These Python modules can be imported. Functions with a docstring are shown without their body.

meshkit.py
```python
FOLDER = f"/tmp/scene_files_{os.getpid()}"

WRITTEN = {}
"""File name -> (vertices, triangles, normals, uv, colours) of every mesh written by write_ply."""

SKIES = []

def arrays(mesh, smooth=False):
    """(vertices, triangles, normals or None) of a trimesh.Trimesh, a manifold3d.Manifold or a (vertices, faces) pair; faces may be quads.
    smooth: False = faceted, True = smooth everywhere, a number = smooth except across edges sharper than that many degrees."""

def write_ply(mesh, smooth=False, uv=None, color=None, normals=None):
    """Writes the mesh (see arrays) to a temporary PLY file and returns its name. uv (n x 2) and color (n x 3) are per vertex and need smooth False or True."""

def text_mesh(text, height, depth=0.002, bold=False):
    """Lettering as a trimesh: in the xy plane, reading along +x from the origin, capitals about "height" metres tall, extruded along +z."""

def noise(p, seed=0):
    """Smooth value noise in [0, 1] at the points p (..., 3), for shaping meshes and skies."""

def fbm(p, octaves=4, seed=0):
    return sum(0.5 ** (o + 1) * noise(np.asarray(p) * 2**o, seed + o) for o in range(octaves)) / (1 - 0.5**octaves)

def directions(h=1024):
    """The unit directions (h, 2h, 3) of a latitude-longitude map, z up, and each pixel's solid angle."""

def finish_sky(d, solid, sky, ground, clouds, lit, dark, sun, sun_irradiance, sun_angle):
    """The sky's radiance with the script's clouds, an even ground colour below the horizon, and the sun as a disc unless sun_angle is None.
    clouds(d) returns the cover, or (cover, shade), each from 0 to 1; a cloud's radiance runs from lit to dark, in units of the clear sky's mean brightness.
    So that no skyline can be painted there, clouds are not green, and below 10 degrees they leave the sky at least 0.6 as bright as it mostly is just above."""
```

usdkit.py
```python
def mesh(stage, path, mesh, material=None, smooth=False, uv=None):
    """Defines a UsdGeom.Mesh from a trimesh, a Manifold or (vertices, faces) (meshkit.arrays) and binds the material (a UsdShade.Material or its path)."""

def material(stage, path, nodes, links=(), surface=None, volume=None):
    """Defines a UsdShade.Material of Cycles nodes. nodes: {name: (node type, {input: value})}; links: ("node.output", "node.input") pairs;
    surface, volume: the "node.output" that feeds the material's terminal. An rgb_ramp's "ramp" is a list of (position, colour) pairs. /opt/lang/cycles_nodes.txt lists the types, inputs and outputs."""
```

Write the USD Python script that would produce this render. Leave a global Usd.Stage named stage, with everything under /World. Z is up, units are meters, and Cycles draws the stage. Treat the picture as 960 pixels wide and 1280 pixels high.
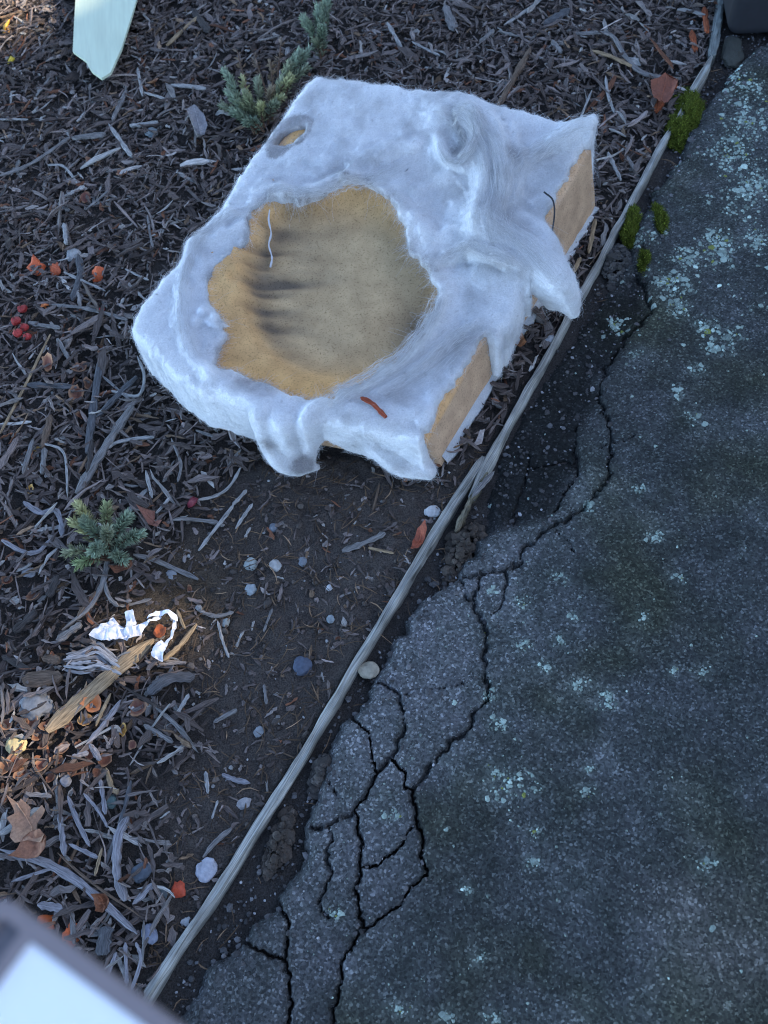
import math, numpy as np, trimesh, shapely, usdkit
from pxr import Usd, UsdGeom, UsdLux, UsdShade, Gf, Sdf, Vt
from meshkit import noise, fbm
from scipy.spatial import cKDTree
from scipy import ndimage

stage = Usd.Stage.CreateInMemory()
UsdGeom.SetStageUpAxis(stage, UsdGeom.Tokens.z)
UsdGeom.SetStageMetersPerUnit(stage, 1.0)
stage.SetDefaultPrim(UsdGeom.Xform.Define(stage, '/World').GetPrim())
UsdGeom.Scope.Define(stage, '/World/Looks')
rng = np.random.default_rng(7)

# ------------------------------------------------------------------ camera, sky, sun
EYE = np.array([0, 0, 1.35]); FOC = 1180.0
PITCH, ROLL = math.radians(60), math.radians(-10)
FWD = np.array([0, math.cos(PITCH), -math.sin(PITCH)])
_r0, _u0 = np.array([1.0, 0, 0]), np.array([0, math.sin(PITCH), math.cos(PITCH)])
RIGHT = math.cos(ROLL) * _r0 + math.sin(ROLL) * _u0
UP = -math.sin(ROLL) * _r0 + math.cos(ROLL) * _u0
EXPOSURE = 2.3
SUN_EL, SUN_AZ = math.radians(31), math.radians(97)          # azimuth: atan2(x, y)
SUN = np.array([math.sin(SUN_AZ) * math.cos(SUN_EL), math.cos(SUN_AZ) * math.cos(SUN_EL), math.sin(SUN_EL)])

cam = UsdGeom.Camera.Define(stage, '/World/camera')
cam.CreateFocalLengthAttr(50.0)
cam.CreateHorizontalApertureAttr(50.0 * 960 / FOC); cam.CreateVerticalApertureAttr(50.0 * 1280 / FOC)
cam.CreateClippingRangeAttr(Gf.Vec2f(0.02, 500))
cam.CreateFStopAttr(9.0); cam.CreateFocusDistanceAttr(1.45)
cam.CreateExposureAttr(EXPOSURE)
cam.AddTransformOp().Set(Gf.Matrix4d(*RIGHT, 0, *UP, 0, *(-FWD), 0, *EYE, 1))

sky = UsdLux.DomeLight.Define(stage, '/World/sky')
sky.GetPrim().SetCustomDataByKey('kind', 'structure')
skymat = usdkit.material(stage, '/World/Looks/sky', {
    's': ('sky_texture', {'sky_type': 'single_scattering', 'sun_disc': False, 'sun_elevation': SUN_EL, 'sun_rotation': SUN_AZ, 'ozone_density': 2.7}),
    't': ('texture_coordinate', {}),
    'n': ('noise_texture', {'scale': 1.6, 'detail': 5.0}),
    'r': ('rgb_ramp', {'ramp': [(0.42, (0, 0, 0)), (0.72, (1, 1, 1))]}),
    'k': ('mix_color', {'b': (6.0, 6.3, 6.9), 'use_clamp': False}),
    'f': ('math', {'math_type': 'multiply', 'value2': 0.06}),
    'b': ('background_shader', {'strength': 0.1})},
    [('t.generated', 'n.vector'), ('n.fac', 'r.fac'), ('r.color', 'f.value1'), ('f.value', 'k.fac'), ('s.color', 'k.a'), ('k.result', 'b.color')], surface='b.background')
UsdShade.MaterialBindingAPI.Apply(sky.GetPrim()).Bind(skymat)
sun = UsdLux.DistantLight.Define(stage, '/World/sun')
sun.CreateNormalizeAttr(True); sun.CreateIntensityAttr(0.8); sun.CreateAngleAttr(0.5); sun.CreateColorAttr(Gf.Vec3f(1.0, 0.86, 0.66))
_z = SUN; _x = np.cross([0, 0, 1], _z); _x /= np.linalg.norm(_x); _y = np.cross(_z, _x)
sun.AddTransformOp().Set(Gf.Matrix4d(*_x, 0, *_y, 0, *_z, 0, 0, 0, 20, 1))

# ------------------------------------------------------------------ helpers
def at(px, py, z=0.0):
    """Where the line of sight of a picture point (960 x 1280) meets the level z."""
    px, py, z = np.broadcast_arrays(np.asarray(px, float), np.asarray(py, float), np.asarray(z, float))
    d = FWD * FOC + RIGHT * (px - 480)[..., None] + UP * (640 - py)[..., None]
    return EYE + d * ((z - EYE[2]) / d[..., 2])[..., None]
def pix(p):
    d = np.asarray(p, float) - EYE; w = d @ FWD
    return np.stack([480 + FOC * (d @ RIGHT) / w, 640 - FOC * (d @ UP) / w], -1)
def mpp(p):
    return float(((np.asarray(p, float) - EYE) @ FWD) / FOC)       # metres per picture point there
def poly_at(pts, z=0.0):
    pts = np.asarray(pts, float)
    return at(pts[:, 0], pts[:, 1], z)

used = {}
def numbered(parent, name):
    k = used.get((parent, name), 0); used[(parent, name)] = k + 1
    return f'{parent}/{name}' + (f'_{k:03d}' if k else '')
def tag(prim, label=None, cat=None, group=None, kind=None):
    for k, v in (('label', label), ('category', cat), ('group', group), ('kind', kind)):
        if v: prim.SetCustomDataByKey(k, v)
    return prim
def thing(name, label, cat, loc=(0, 0, 0), group=None):
    x = UsdGeom.Xform.Define(stage, numbered('/World', name))
    x.AddTranslateOp().Set(Gf.Vec3d(*map(float, loc)))
    return tag(x.GetPrim(), label, cat, group)
def obj(name, mesh, mat, parent=None, color=None, uv=None, smooth=False, label=None, cat=None, group=None, kind=None, origin=None):
    if hasattr(mesh, 'vertices'): mesh = (np.array(mesh.vertices), np.array(mesh.faces))
    v, f = mesh
    v = np.asarray(v, float)
    if origin is not None: v = v - np.asarray(origin, float)
    path = numbered(str(parent.GetPath()) if parent else '/World', name)
    m = usdkit.mesh(stage, path, (v, f), mat, smooth=smooth, uv=uv)
    if color is not None:
        color = np.asarray(color, float)
        if color.ndim == 1: color = np.broadcast_to(color, (len(v), 3))
        UsdGeom.PrimvarsAPI(m).CreatePrimvar('tint', Sdf.ValueTypeNames.Color3fArray, 'vertex').Set(Vt.Vec3fArray.FromNumpy(np.ascontiguousarray(color, np.float32)))
    return tag(m.GetPrim(), label, cat, group, kind)
def join(ms):
    vs, fs, cs, us, n = [], [], [], [], 0
    for m in ms:
        vs.append(np.asarray(m[0], float)); fs.append(np.asarray(m[1]) + n); n += len(m[0])
        if len(m) > 2: cs.append(m[2])
        if len(m) > 3: us.append(m[3])
    return (np.vstack(vs), np.vstack(fs)) + ((np.vstack(cs),) if cs else ()) + ((np.vstack(us),) if us else ())
def seg_dist(P, line):
    """2D distance from points to a polyline, and the share of the way along it."""
    P = np.asarray(P, float); line = np.asarray(line, float)
    L = np.r_[0, np.cumsum(np.linalg.norm(np.diff(line, axis=0), axis=1))]
    best = np.full(P.shape[:-1], 1e9); where = np.zeros(P.shape[:-1])
    for i in range(len(line) - 1):
        a, b = line[i], line[i + 1]; ab = b - a
        t = np.clip(((P - a) @ ab) / max(ab @ ab, 1e-12), 0, 1)
        d = np.linalg.norm(P - (a + t[..., None] * ab), axis=-1)
        w = d < best
        best = np.where(w, d, best); where = np.where(w, (L[i] + t * (L[i + 1] - L[i])) / L[-1], where)
    return best, where
def resample(line, step):
    line = np.asarray(line, float)
    L = np.r_[0, np.cumsum(np.linalg.norm(np.diff(line, axis=0), axis=1))]
    s = np.linspace(0, L[-1], max(2, int(L[-1] / step) + 1))
    return np.stack([np.interp(s, L, line[:, k]) for k in range(line.shape[1])], -1)
def spline(pts, n):
    """Catmull-Rom through the points."""
    p = np.asarray(pts, float); p = np.vstack([2 * p[0] - p[1], p, 2 * p[-1] - p[-2]])
    m = len(p) - 3; t = np.linspace(0, m - 1e-9, n); i = t.astype(int); u = (t - i)[:, None]
    a, b, c, d = p[i], p[i + 1], p[i + 2], p[i + 3]
    return 0.5 * (2 * b + (c - a) * u + (2 * a - 5 * b + 4 * c - d) * u ** 2 + (3 * b - a - 3 * c + d) * u ** 3)

# ------------------------------------------------------------------ materials
def mat(name, nodes, links, **k):
    return usdkit.material(stage, '/World/Looks/' + name, nodes, links, surface='p.BSDF', **k)
def tinted(name, rough=0.85, scale=300.0, lo=0.75, hi=1.25, bump=0.3, bdist=0.001, spec=0.3, stretch=None, detail=4.0, extra=None):
    """Takes its colour from the mesh and varies it with grain."""
    n = {'a': ('attribute', {'attribute': 'tint'}), 't': ('texture_coordinate', {}), 'u': ('uvmap', {'attribute': 'st'}), 'm': ('mapping', {'scale': stretch or (1, 1, 1)}),
         'n': ('noise_texture', {'scale': scale, 'detail': detail, 'roughness': 0.65}),
         'r': ('map_range', {'from_min': 0.3, 'from_max': 0.7, 'to_min': lo, 'to_max': hi, 'clamp': False}),
         'x': ('vector_math', {'math_type': 'scale'}),
         'b': ('bump', {'strength': bump, 'distance': bdist}),
         'p': ('principled_bsdf', {'roughness': rough, 'specular_ior_level': spec, **(extra or {})})}
    l = [('u.UV' if stretch else 't.object', 'm.vector'), ('m.vector', 'n.vector'), ('n.fac', 'r.value'), ('a.color', 'x.vector1'), ('r.result', 'x.scale'), ('x.vector', 'p.base_color'), ('n.fac', 'b.height'), ('b.normal', 'p.normal')]
    return mat(name, n, l)
M_WOOD = tinted('weathered_wood', 0.85, 1.0, 0.35, 1.6, 0.9, 0.0010, 0.2, stretch=(45, 620, 1))
M_BOARD = tinted('edging_wood', 0.85, 1.0, 0.35, 1.65, 0.9, 0.0012, 0.2, stretch=(9, 420, 1))
M_SOIL = tinted('dark_soil', 0.95, 420.0, 0.35, 1.7, 1.0, 0.004, 0.15)
M_STONE = tinted('pebble_stone', 0.7, 130.0, 0.75, 1.25, 0.25, 0.001)
M_CRUMB = tinted('crumb', 0.9, 500.0, 0.7, 1.3, 0.3, 0.001)
M_MUSH = tinted('fungus', 0.6, 170.0, 0.8, 1.2, 0.2, 0.001, 0.4)
M_LEAF = tinted('dead_leaf', 0.6, 260.0, 0.7, 1.3, 0.5, 0.001, 0.4)
M_GREEN = tinted('needle_leaf', 0.5, 400.0, 0.8, 1.2, 0.1, 0.001, 0.4)
M_MOSS = tinted('moss_green', 0.9, 600.0, 0.6, 1.4, 0.2, 0.001, 0.1)
M_LICHEN = tinted('lichen_crust', 0.95, 700.0, 0.7, 1.25, 0.8, 0.001, 0.1)
M_PAPER = tinted('paper_white', 0.8, 80.0, 0.92, 1.05, 0.1, 0.001, 0.3)
M_PLANK = tinted('pale_plank', 0.6, 1.0, 0.93, 1.05, 0.15, 0.0005, 0.3, stretch=(10, 130, 1))
M_BATT = tinted('cotton_batting', 1.0, 380.0, 0.80, 1.12, 0.9, 0.003, 0.05, extra={'sheen_weight': 0.15, 'sheen_roughness': 0.6, 'subsurface_weight': 0.7, 'subsurface_scale': 0.007, 'subsurface_radius': (1.0, 1.0, 1.0)})
M_FUZZ = tinted('cotton_fibre', 1.0, 200.0, 0.95, 1.05, 0.0, 0.001, 0.05)
M_METAL = tinted('dull_frame', 0.45, 60.0, 0.95, 1.05, 0.05, 0.001, 0.5)
M_PANEL = tinted('white_panel', 0.35, 20.0, 0.99, 1.01, 0.0, 0.001, 0.5)
M_RUBBER = tinted('dark_rubber', 0.7, 120.0, 0.8, 1.2, 0.2, 0.001, 0.3)
M_WIRE = tinted('dark_wire', 0.5, 120.0, 0.9, 1.1, 0.0, 0.001, 0.4)
M_WALL = tinted('grey_render', 0.9, 6.0, 0.9, 1.1, 0.2, 0.004, 0.2)
M_FOAM = mat('yellow_foam', {
    'a': ('attribute', {'attribute': 'tint'}), 't': ('texture_coordinate', {}),
    'v': ('noise_texture', {'scale': 300.0, 'detail': 4.0, 'roughness': 0.7}), 'vr': ('rgb_ramp', {'ramp': [(0.30, (0.25, 0.23, 0.21)), (0.47, (1, 1, 1))]}),
    'w': ('noise_texture', {'scale': 30.0, 'detail': 6.0}), 'wr': ('rgb_ramp', {'ramp': [(0.3, (0.82, 0.8, 0.78)), (0.7, (1.1, 1.1, 1.08))]}),
    'x': ('mix_color', {'blend_type': 'multiply', 'fac': 0.75}), 'y': ('mix_color', {'blend_type': 'multiply', 'fac': 1.0, 'use_clamp': False}),
    'c': ('noise_texture', {'scale': 900.0, 'detail': 2.0}), 'b': ('bump', {'strength': 0.4, 'distance': 0.001}),
    'p': ('principled_bsdf', {'roughness': 0.9, 'specular_ior_level': 0.15})},
    [('t.object', 'v.vector'), ('t.object', 'w.vector'), ('t.object', 'c.vector'), ('v.fac', 'vr.fac'), ('w.fac', 'wr.fac'), ('a.color', 'x.a'), ('vr.color', 'x.b'), ('x.result', 'y.a'), ('wr.color', 'y.b'),
     ('y.result', 'p.base_color'), ('c.fac', 'b.height'), ('b.normal', 'p.normal')])
M_ASPH = mat('old_asphalt', {
    'a': ('attribute', {'attribute': 'tint'}), 't': ('texture_coordinate', {}),
    'v': ('voronoi_texture', {'scale': 340.0, 'randomness': 1.0}), 'sv': ('separate_color', {}),
    'vr': ('rgb_ramp', {'ramp': [(0.0, (0.45, 0.45, 0.46)), (0.5, (0.9, 0.9, 0.9)), (0.85, (1.3, 1.3, 1.3)), (1.0, (2.8, 2.8, 2.8))]}),
    'w': ('noise_texture', {'scale': 14.0, 'detail': 8.0, 'roughness': 0.7}), 'wr': ('rgb_ramp', {'ramp': [(0.3, (0.62, 0.66, 0.6)), (0.5, (1.0, 1.0, 0.98)), (0.7, (1.45, 1.4, 1.45))]}),
    'g': ('noise_texture', {'scale': 620.0, 'detail': 3.0}),
    'x': ('mix_color', {'blend_type': 'multiply', 'fac': 1.0, 'use_clamp': False}), 'y': ('mix_color', {'blend_type': 'multiply', 'fac': 1.0, 'use_clamp': False}),
    'h': ('math', {'math_type': 'add'}), 'b': ('bump', {'strength': 1.0, 'distance': 0.0032}),
    'p': ('principled_bsdf', {'roughness': 0.9, 'specular_ior_level': 0.25})},
    [('t.object', 'v.vector'), ('t.object', 'w.vector'), ('t.object', 'g.vector'), ('v.color', 'sv.color'), ('sv.r', 'vr.fac'), ('w.fac', 'wr.fac'), ('a.color', 'x.a'), ('vr.color', 'x.b'), ('x.result', 'y.a'), ('wr.color', 'y.b'),
     ('y.result', 'p.base_color'), ('sv.r', 'h.value1'), ('g.fac', 'h.value2'), ('h.value', 'b.height'), ('b.normal', 'p.normal')])

# ------------------------------------------------------------------ lie of the land
BOARD = [at(60, 1450)[:2], at(190, 1250)[:2], at(400, 905)[:2], at(600, 585)[:2], at(725, 375)[:2], at(840, 160)[:2], at(890, 70)[:2], at(905, 0)[:2], at(925, -110)[:2]]
BOARD = np.array(BOARD)
_bd = BOARD[-1] - BOARD[0]
def side(P):
    """positive to the right of the edging (asphalt), metres"""
    best, _ = seg_dist(P, BOARD)
    P = np.asarray(P); s = np.full(P.shape[:-1], np.inf); sg = np.zeros(P.shape[:-1])
    for i in range(len(BOARD) - 1):
        a, b = BOARD[i], BOARD[i + 1]; ab = b - a
        t = np.clip(((P - a) @ ab) / (ab @ ab), 0, 1)
        d = np.linalg.norm(P - (a + t[..., None] * ab), axis=-1)
        c = (P[..., 0] - a[0]) * ab[1] - (P[..., 1] - a[1]) * ab[0]
        w = d < s; s = np.where(w, d, s); sg = np.where(w, np.sign(c), sg)
    return best * sg
def p3(P, z=0.0, k=1.0):
    P = np.asarray(P, float)
    return np.stack([P[..., 0] * k, P[..., 1] * k, np.full(P.shape[:-1], z * k)], -1)
DIRT = shapely.Polygon(poly_at([(330, 575), (262, 610), (225, 660), (190, 725), (150, 760), (160, 800), (220, 815), (252, 880), (250, 930), (190, 985), (205, 1060), (212, 1120), (185, 1180), (190, 1260), (620, 560), (660, 470), (560, 600), (420, 560)])[:, :2])
def in_dirt(P, soft=0.03):
    w = p3(P, 0, 14)
    Q = np.asarray(P) + soft * (np.stack([fbm(w, 3, 5), fbm(w, 3, 6)], -1) - 0.5) * 2
    return shapely.contains_xy(DIRT, Q[..., 0], Q[..., 1])
def soil_z(P):
    w = p3(P)
    return -0.016 + 0.022 * (fbm(w * 7, 3, 1) - 0.5) + 0.010 * (fbm(w * 45, 3, 2) - 0.5)

# ------------------------------------------------------------------ ground and soil (the setting)
def grid(x0, x1, y0, y1, step):
    nx, ny = int((x1 - x0) / step) + 1, int((y1 - y0) / step) + 1
    X, Y = np.meshgrid(np.linspace(x0, x1, nx), np.linspace(y0, y1, ny), indexing='ij')
    i = np.arange(nx * ny).reshape(nx, ny)
    F = np.stack([i[:-1, :-1], i[1:, :-1], i[1:, 1:], i[:-1, 1:]], -1).reshape(-1, 4)
    F = np.vstack([F[:, [0, 1, 2]], F[:, [0, 2, 3]]])
    return np.stack([X.ravel(), Y.ravel()], -1), F, (nx, ny)
G, F, _ = grid(-1.25, 1.55, -0.45, 2.9, 0.0055)
z = soil_z(G)
sd = side(G)
gap = (sd > -0.01)
z = np.where(gap, np.minimum(z, -0.016) - 0.004, z)
dirt = in_dirt(G)
w = p3(G)
z = np.where(dirt, z + 0.009 * (fbm(w * 95, 3, 9) - 0.5) + 0.010 * (fbm(w * 30, 2, 10) - 0.5), z)
tone = 0.75 + 0.6 * fbm(w * 6, 4, 3)
c_soil = np.where(dirt[:, None], [0.062, 0.052, 0.046], [0.045, 0.038, 0.034]) * tone[:, None]
sun_patch = np.exp(-(np.linalg.norm(G - at(215, 745)[:2], axis=1) / 0.09) ** 2)[:, None]
c_soil = c_soil * (1 - 0.6 * sun_patch) + np.array([0.10, 0.07, 0.04]) * 0.6 * sun_patch  # warm sun patch painted into the soil colour
c_soil = np.where(gap[:, None], np.array([0.040, 0.036, 0.034]) * tone[:, None], c_soil)
obj('soil', (np.c_[G, z], F), M_SOIL, color=c_soil, smooth=True, kind='structure')
G, F, _ = grid(-60, 60, -60, 60, 4.0)
obj('ground', (np.c_[G, np.full(len(G), -0.06)], F), M_SOIL, color=(0.05, 0.042, 0.036), kind='structure')

# ------------------------------------------------------------------ where the lichen sits (picture points, radius)
r = np.random.default_rng(55)
sp = [((640, 980), 26, 26), ((655, 806), 9, 8), ((700, 800), 6, 6), ((718, 770), 6, 5), ((684, 835), 9, 8), ((612, 872), 9, 8), ((626, 905), 9, 9), ((622, 966), 8, 6), ((760, 880), 9, 10), ((758, 870), 5, 6), ((700, 720), 8, 6), ((614, 738), 7, 4), ((655, 752), 9, 6), ((842, 838), 7, 5), ((806, 770), 8, 5), ((725, 855), 8, 6),
      ((884, 1078), 13, 9), ((664, 1078), 9, 7), ((670, 1040), 8, 8), ((600, 1196), 8, 5), ((582, 1112), 8, 6), ((488, 1020), 9, 6), ((420, 1142), 9, 8), ((735, 990), 8, 7), ((615, 1270), 9, 8), ((498, 1262), 9, 8), ((560, 1272), 7, 5), ((736, 962), 5, 6), ((880, 840), 5, 5),
      ((900, 315), 22, 24), ((845, 355), 22, 26), ((860, 325), 18, 20), ((915, 190), 30, 40), ((935, 150), 26, 34), ((945, 230), 22, 26), ((925, 250), 24, 20), ((835, 352), 14, 12), ((850, 385), 12, 12), ((800, 295), 14, 14), ((770, 400), 12, 14), ((880, 410), 14, 12), ((910, 420), 16, 10), ((930, 110), 22, 24), ((895, 300), 16, 14), ((950, 300), 18, 18), ((868, 517), 10, 8), ((792, 440), 10, 6), ((848, 492), 8, 5), ((872, 460), 8, 6), ((890, 432), 8, 8), ((800, 610), 8, 6), ((735, 632), 7, 8), ((820, 670), 10, 8), ((850, 720), 8, 6), ((905, 60), 14, 10), ((850, 90), 10, 8), ((840, 200), 8, 8), ((915, 92), 10, 8)]
spots = []
for (px, py), spread, n in sp:
    for _ in range(int(n * (3.6 if py < 440 else 2.4))):
        d_ = r.normal(0, 0.55, 2) * spread; spots.append((px + d_[0], py + d_[1] * 0.8, r.lognormal(0.36, 0.5)))
for _ in range(1100):
    px, py = r.uniform(360, 960), r.uniform(40, 1280)
    if r.random() < (0.9 if py < 480 and px > 700 else 0.33): spots.append((px, py, r.lognormal(0.0, 0.5)))
    if py < 420 and px > 760: spots.append((px + r.normal(0, 9), py + r.normal(0, 9), r.lognormal(0.35, 0.5)))
spots = np.array(spots)
# ------------------------------------------------------------------ the asphalt in cracked pieces
EDGE = [(60, 1480), (150, 1330), (215, 1275), (250, 1215), (300, 1178), (342, 1135), (372, 1080), (380, 1020), (396, 965), (436, 895), (470, 850), (486, 800), (535, 742), (575, 722), (590, 690), (598, 660), (606, 615), (630, 560), (660, 500), (700, 440), (742, 385), (775, 335), (800, 270), (842, 200), (880, 130), (915, 85), (965, 40), (1040, -60), (1110, -200)]
edge_w = poly_at(EDGE)[:, :2]
AS = shapely.Polygon(np.vstack([edge_w, [[2.6, 3.0], [2.6, -1.0], [-0.8, -1.0]]]))
ERODED = shapely.Polygon(poly_at([(598, 672), (600, 610), (628, 560), (655, 500), (695, 440), (738, 392), (800, 330), (812, 385), (785, 425), (748, 472), (742, 505), (722, 540), (722, 590), (690, 640), (650, 658)])[:, :2])
CRACKS = [  # points, half width in mm
    ([(805, 300), (802, 340), (816, 385), (790, 412), (752, 470), (750, 500), (764, 548), (760, 592), (736, 632), (692, 656), (656, 688), (636, 712), (600, 717), (594, 752), (604, 800), (610, 850), (604, 884), (570, 922), (540, 960), (515, 988), (520, 1020), (528, 1060), (532, 1094)], 4.2),
    ([(636, 712), (633, 745), (614, 772)], 2.4), ([(600, 717), (578, 722)], 3.0), ([(575, 722), (580, 745), (590, 752)], 2.0),
    ([(470, 850), (500, 868), (506, 900), (498, 934), (470, 966), (450, 1002), (428, 1028), (385, 1036)], 4.0),
    ([(488, 950), (515, 988)], 2.2), ([(440, 895), (462, 922), (470, 966)], 1.8), ([(505, 870), (540, 860), (600, 850)], 0.9),
    ([(520, 1032), (498, 1060), (472, 1080), (452, 1085)], 2.0),
    ([(412, 1034), (414, 1090), (402, 1132), (408, 1150)], 2.4),
    ([(448, 1020), (452, 1062), (446, 1130), (452, 1162), (428, 1202), (420, 1250), (408, 1300), (400, 1400)], 3.2),
    ([(532, 1094), (480, 1150), (452, 1165)], 1.8),
    ([(345, 1120), (362, 1162), (356, 1200), (364, 1240), (360, 1290), (350, 1400)], 3.6),
    ([(360, 1205), (330, 1188), (302, 1180)], 3.0),
    ([(720, 530), (722, 590), (690, 640)], 2.6), ([(660, 578), (720, 574)], 2.0), ([(745, 560), (782, 552), (800, 540)], 1.4), ([(640, 650), (656, 600), (662, 560)], 2.4),
    ([(690, 656), (720, 690)], 0.8), ([(395, 960), (425, 1000)], 1.4)]
cp, cw = [], []
for k, (pts, hw) in enumerate(CRACKS):
    q = resample(poly_at(pts)[:, :2], 0.001)
    ww = p3(q, k * 0.37)
    q = q + 0.020 * np.stack([fbm(ww * 60, 5, 11) - 0.5, fbm(ww * 60, 5, 12) - 0.5], -1) + 0.007 * np.stack([fbm(ww * 260, 3, 14) - 0.5, fbm(ww * 260, 3, 15) - 0.5], -1)
    s = np.linspace(0, 1, len(q))
    cp.append(q); cw.append(0.001 * hw * 0.70 * np.clip(2.6 * fbm(ww * 90, 4, 13) - 0.45, 0.25, 2.2) * np.clip(np.minimum(s * 12 + 0.45, (1 - s) * 12 + 0.45), 0, 1))
cp, cw = np.vstack(cp), np.concatenate(cw)
G, F, (nx, ny) = grid(-0.5, 1.32, -0.16, 2.02, 0.0026)
w = p3(G)
wob = 0.030 * np.stack([fbm(w * 30, 4, 21) - 0.5, fbm(w * 30, 4, 22) - 0.5], -1)
inside = shapely.contains_xy(AS, *(G + wob).T)
P = pix(np.c_[G, np.zeros(len(G))])
inside &= (P[:, 0] > -40) & (P[:, 0] < 1010) & (P[:, 1] > -70) & (P[:, 1] < 1335)
d, near = cKDTree(cp).query(G)
half = cw[near]
crack = d < np.maximum(half, 0.0023)
edge_d = ndimage.distance_transform_edt(np.pad(inside.reshape(nx, ny), 1, mode='edge'))[1:-1, 1:-1].ravel() * 0.0026
er = shapely.contains_xy(ERODED, *(G + wob * 0.9).T)
er_in = ndimage.gaussian_filter(er.reshape(nx, ny).astype(float), 3).ravel()
solid = inside & ~crack
lab, n = ndimage.label(solid.reshape(nx, ny))
cnt = np.bincount(lab.ravel()); big = [k for k in range(1, n + 1) if cnt[k] > 220]
keep = np.isin(lab, big)
idx = ndimage.distance_transform_edt(~keep, return_distances=False, return_indices=True)
owner = lab[idx[0], idx[1]].ravel()
z = 0.004 + 0.010 * (fbm(w * 3.2, 3, 31) - 0.5) + 0.0022 * (fbm(w * 90, 3, 32) - 0.5) + 0.0018 * (fbm(w * 260, 2, 33) - 0.5)
z -= er_in * (0.013 + 0.016 * (fbm(w * 38, 4, 34) - 0.5))
z -= 0.013 * np.clip(1 - d / np.maximum(half, 1e-5), 0, 1) ** 0.6 + 0.0028 * np.exp(-(d / (2.6 * half + 1e-5)) ** 2)
fall = 0.010 + 0.02 * fbm(w * 20, 3, 35)
z -= 0.022 * np.clip(1 - edge_d / fall, 0, 1) ** 1.7
# clean, paler patches between the main crack and the edge; a greenish worn slab beyond it
def blob(px, py, r): return np.exp(-(np.linalg.norm(G - at(px, py)[:2], axis=1) / r) ** 2)
BROKEN = shapely.Polygon(poly_at([(560, 700), (600, 690), (640, 655), (690, 655), (656, 688), (636, 712), (633, 745), (612, 772), (604, 800), (610, 850), (604, 884), (570, 922), (540, 960), (515, 988), (520, 1020), (530, 1090), (480, 1150), (452, 1165), (428, 1202), (420, 1250), (400, 1420), (0, 1420), (300, 900)])[:, :2])
slab = ~shapely.contains_xy(BROKEN, *(G + 0.3 * wob).T)
slab_k = ndimage.gaussian_filter(slab.reshape(nx, ny).astype(float), 9).ravel()[:, None]
mott = fbm(w * 8, 5, 41)
c = slab_k * [0.056, 0.061, 0.061] + (1 - slab_k) * [0.116, 0.120, 0.124]
c = c * (0.72 + 0.56 * mott)[:, None]
green = np.clip((fbm(w * 5.5, 5, 42) - 0.50) * 4.5, 0, 1)[:, None] * slab[:, None]
c = c * (1 - 0.75 * green) + np.array([0.040, 0.045, 0.028]) * 0.75 * green
pale = np.clip((fbm(w * 12, 4, 44) - 0.56) * 7, 0, 1)[:, None] * slab[:, None]
c = c * (1 + 0.45 * pale)
fresh = np.clip(0.9 * blob(650, 760, 0.10) + 0.6 * blob(690, 620, 0.07) + 0.6 * blob(760, 640, 0.09), 0, 1)[:, None]
c = c * (1 + 0.35 * fresh)
pale_patch = np.clip(blob(900, 1185, 0.075) + 0.5 * blob(840, 1130, 0.05), 0, 1)[:, None]
c = c * (1 - 0.62 * pale_patch) + np.array([0.135, 0.128, 0.120]) * 0.62 * pale_patch  # blends a paler patch into the lower right paving
ldist = cKDTree(poly_at(spots[:, :2], 0.004)[:, :2]).query(G, k=3)[0].mean(1)
halo = np.exp(-(ldist / 0.009) ** 2)[:, None] * (0.3 + 0.9 * fbm(w * 130, 3, 47))[:, None]
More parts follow.
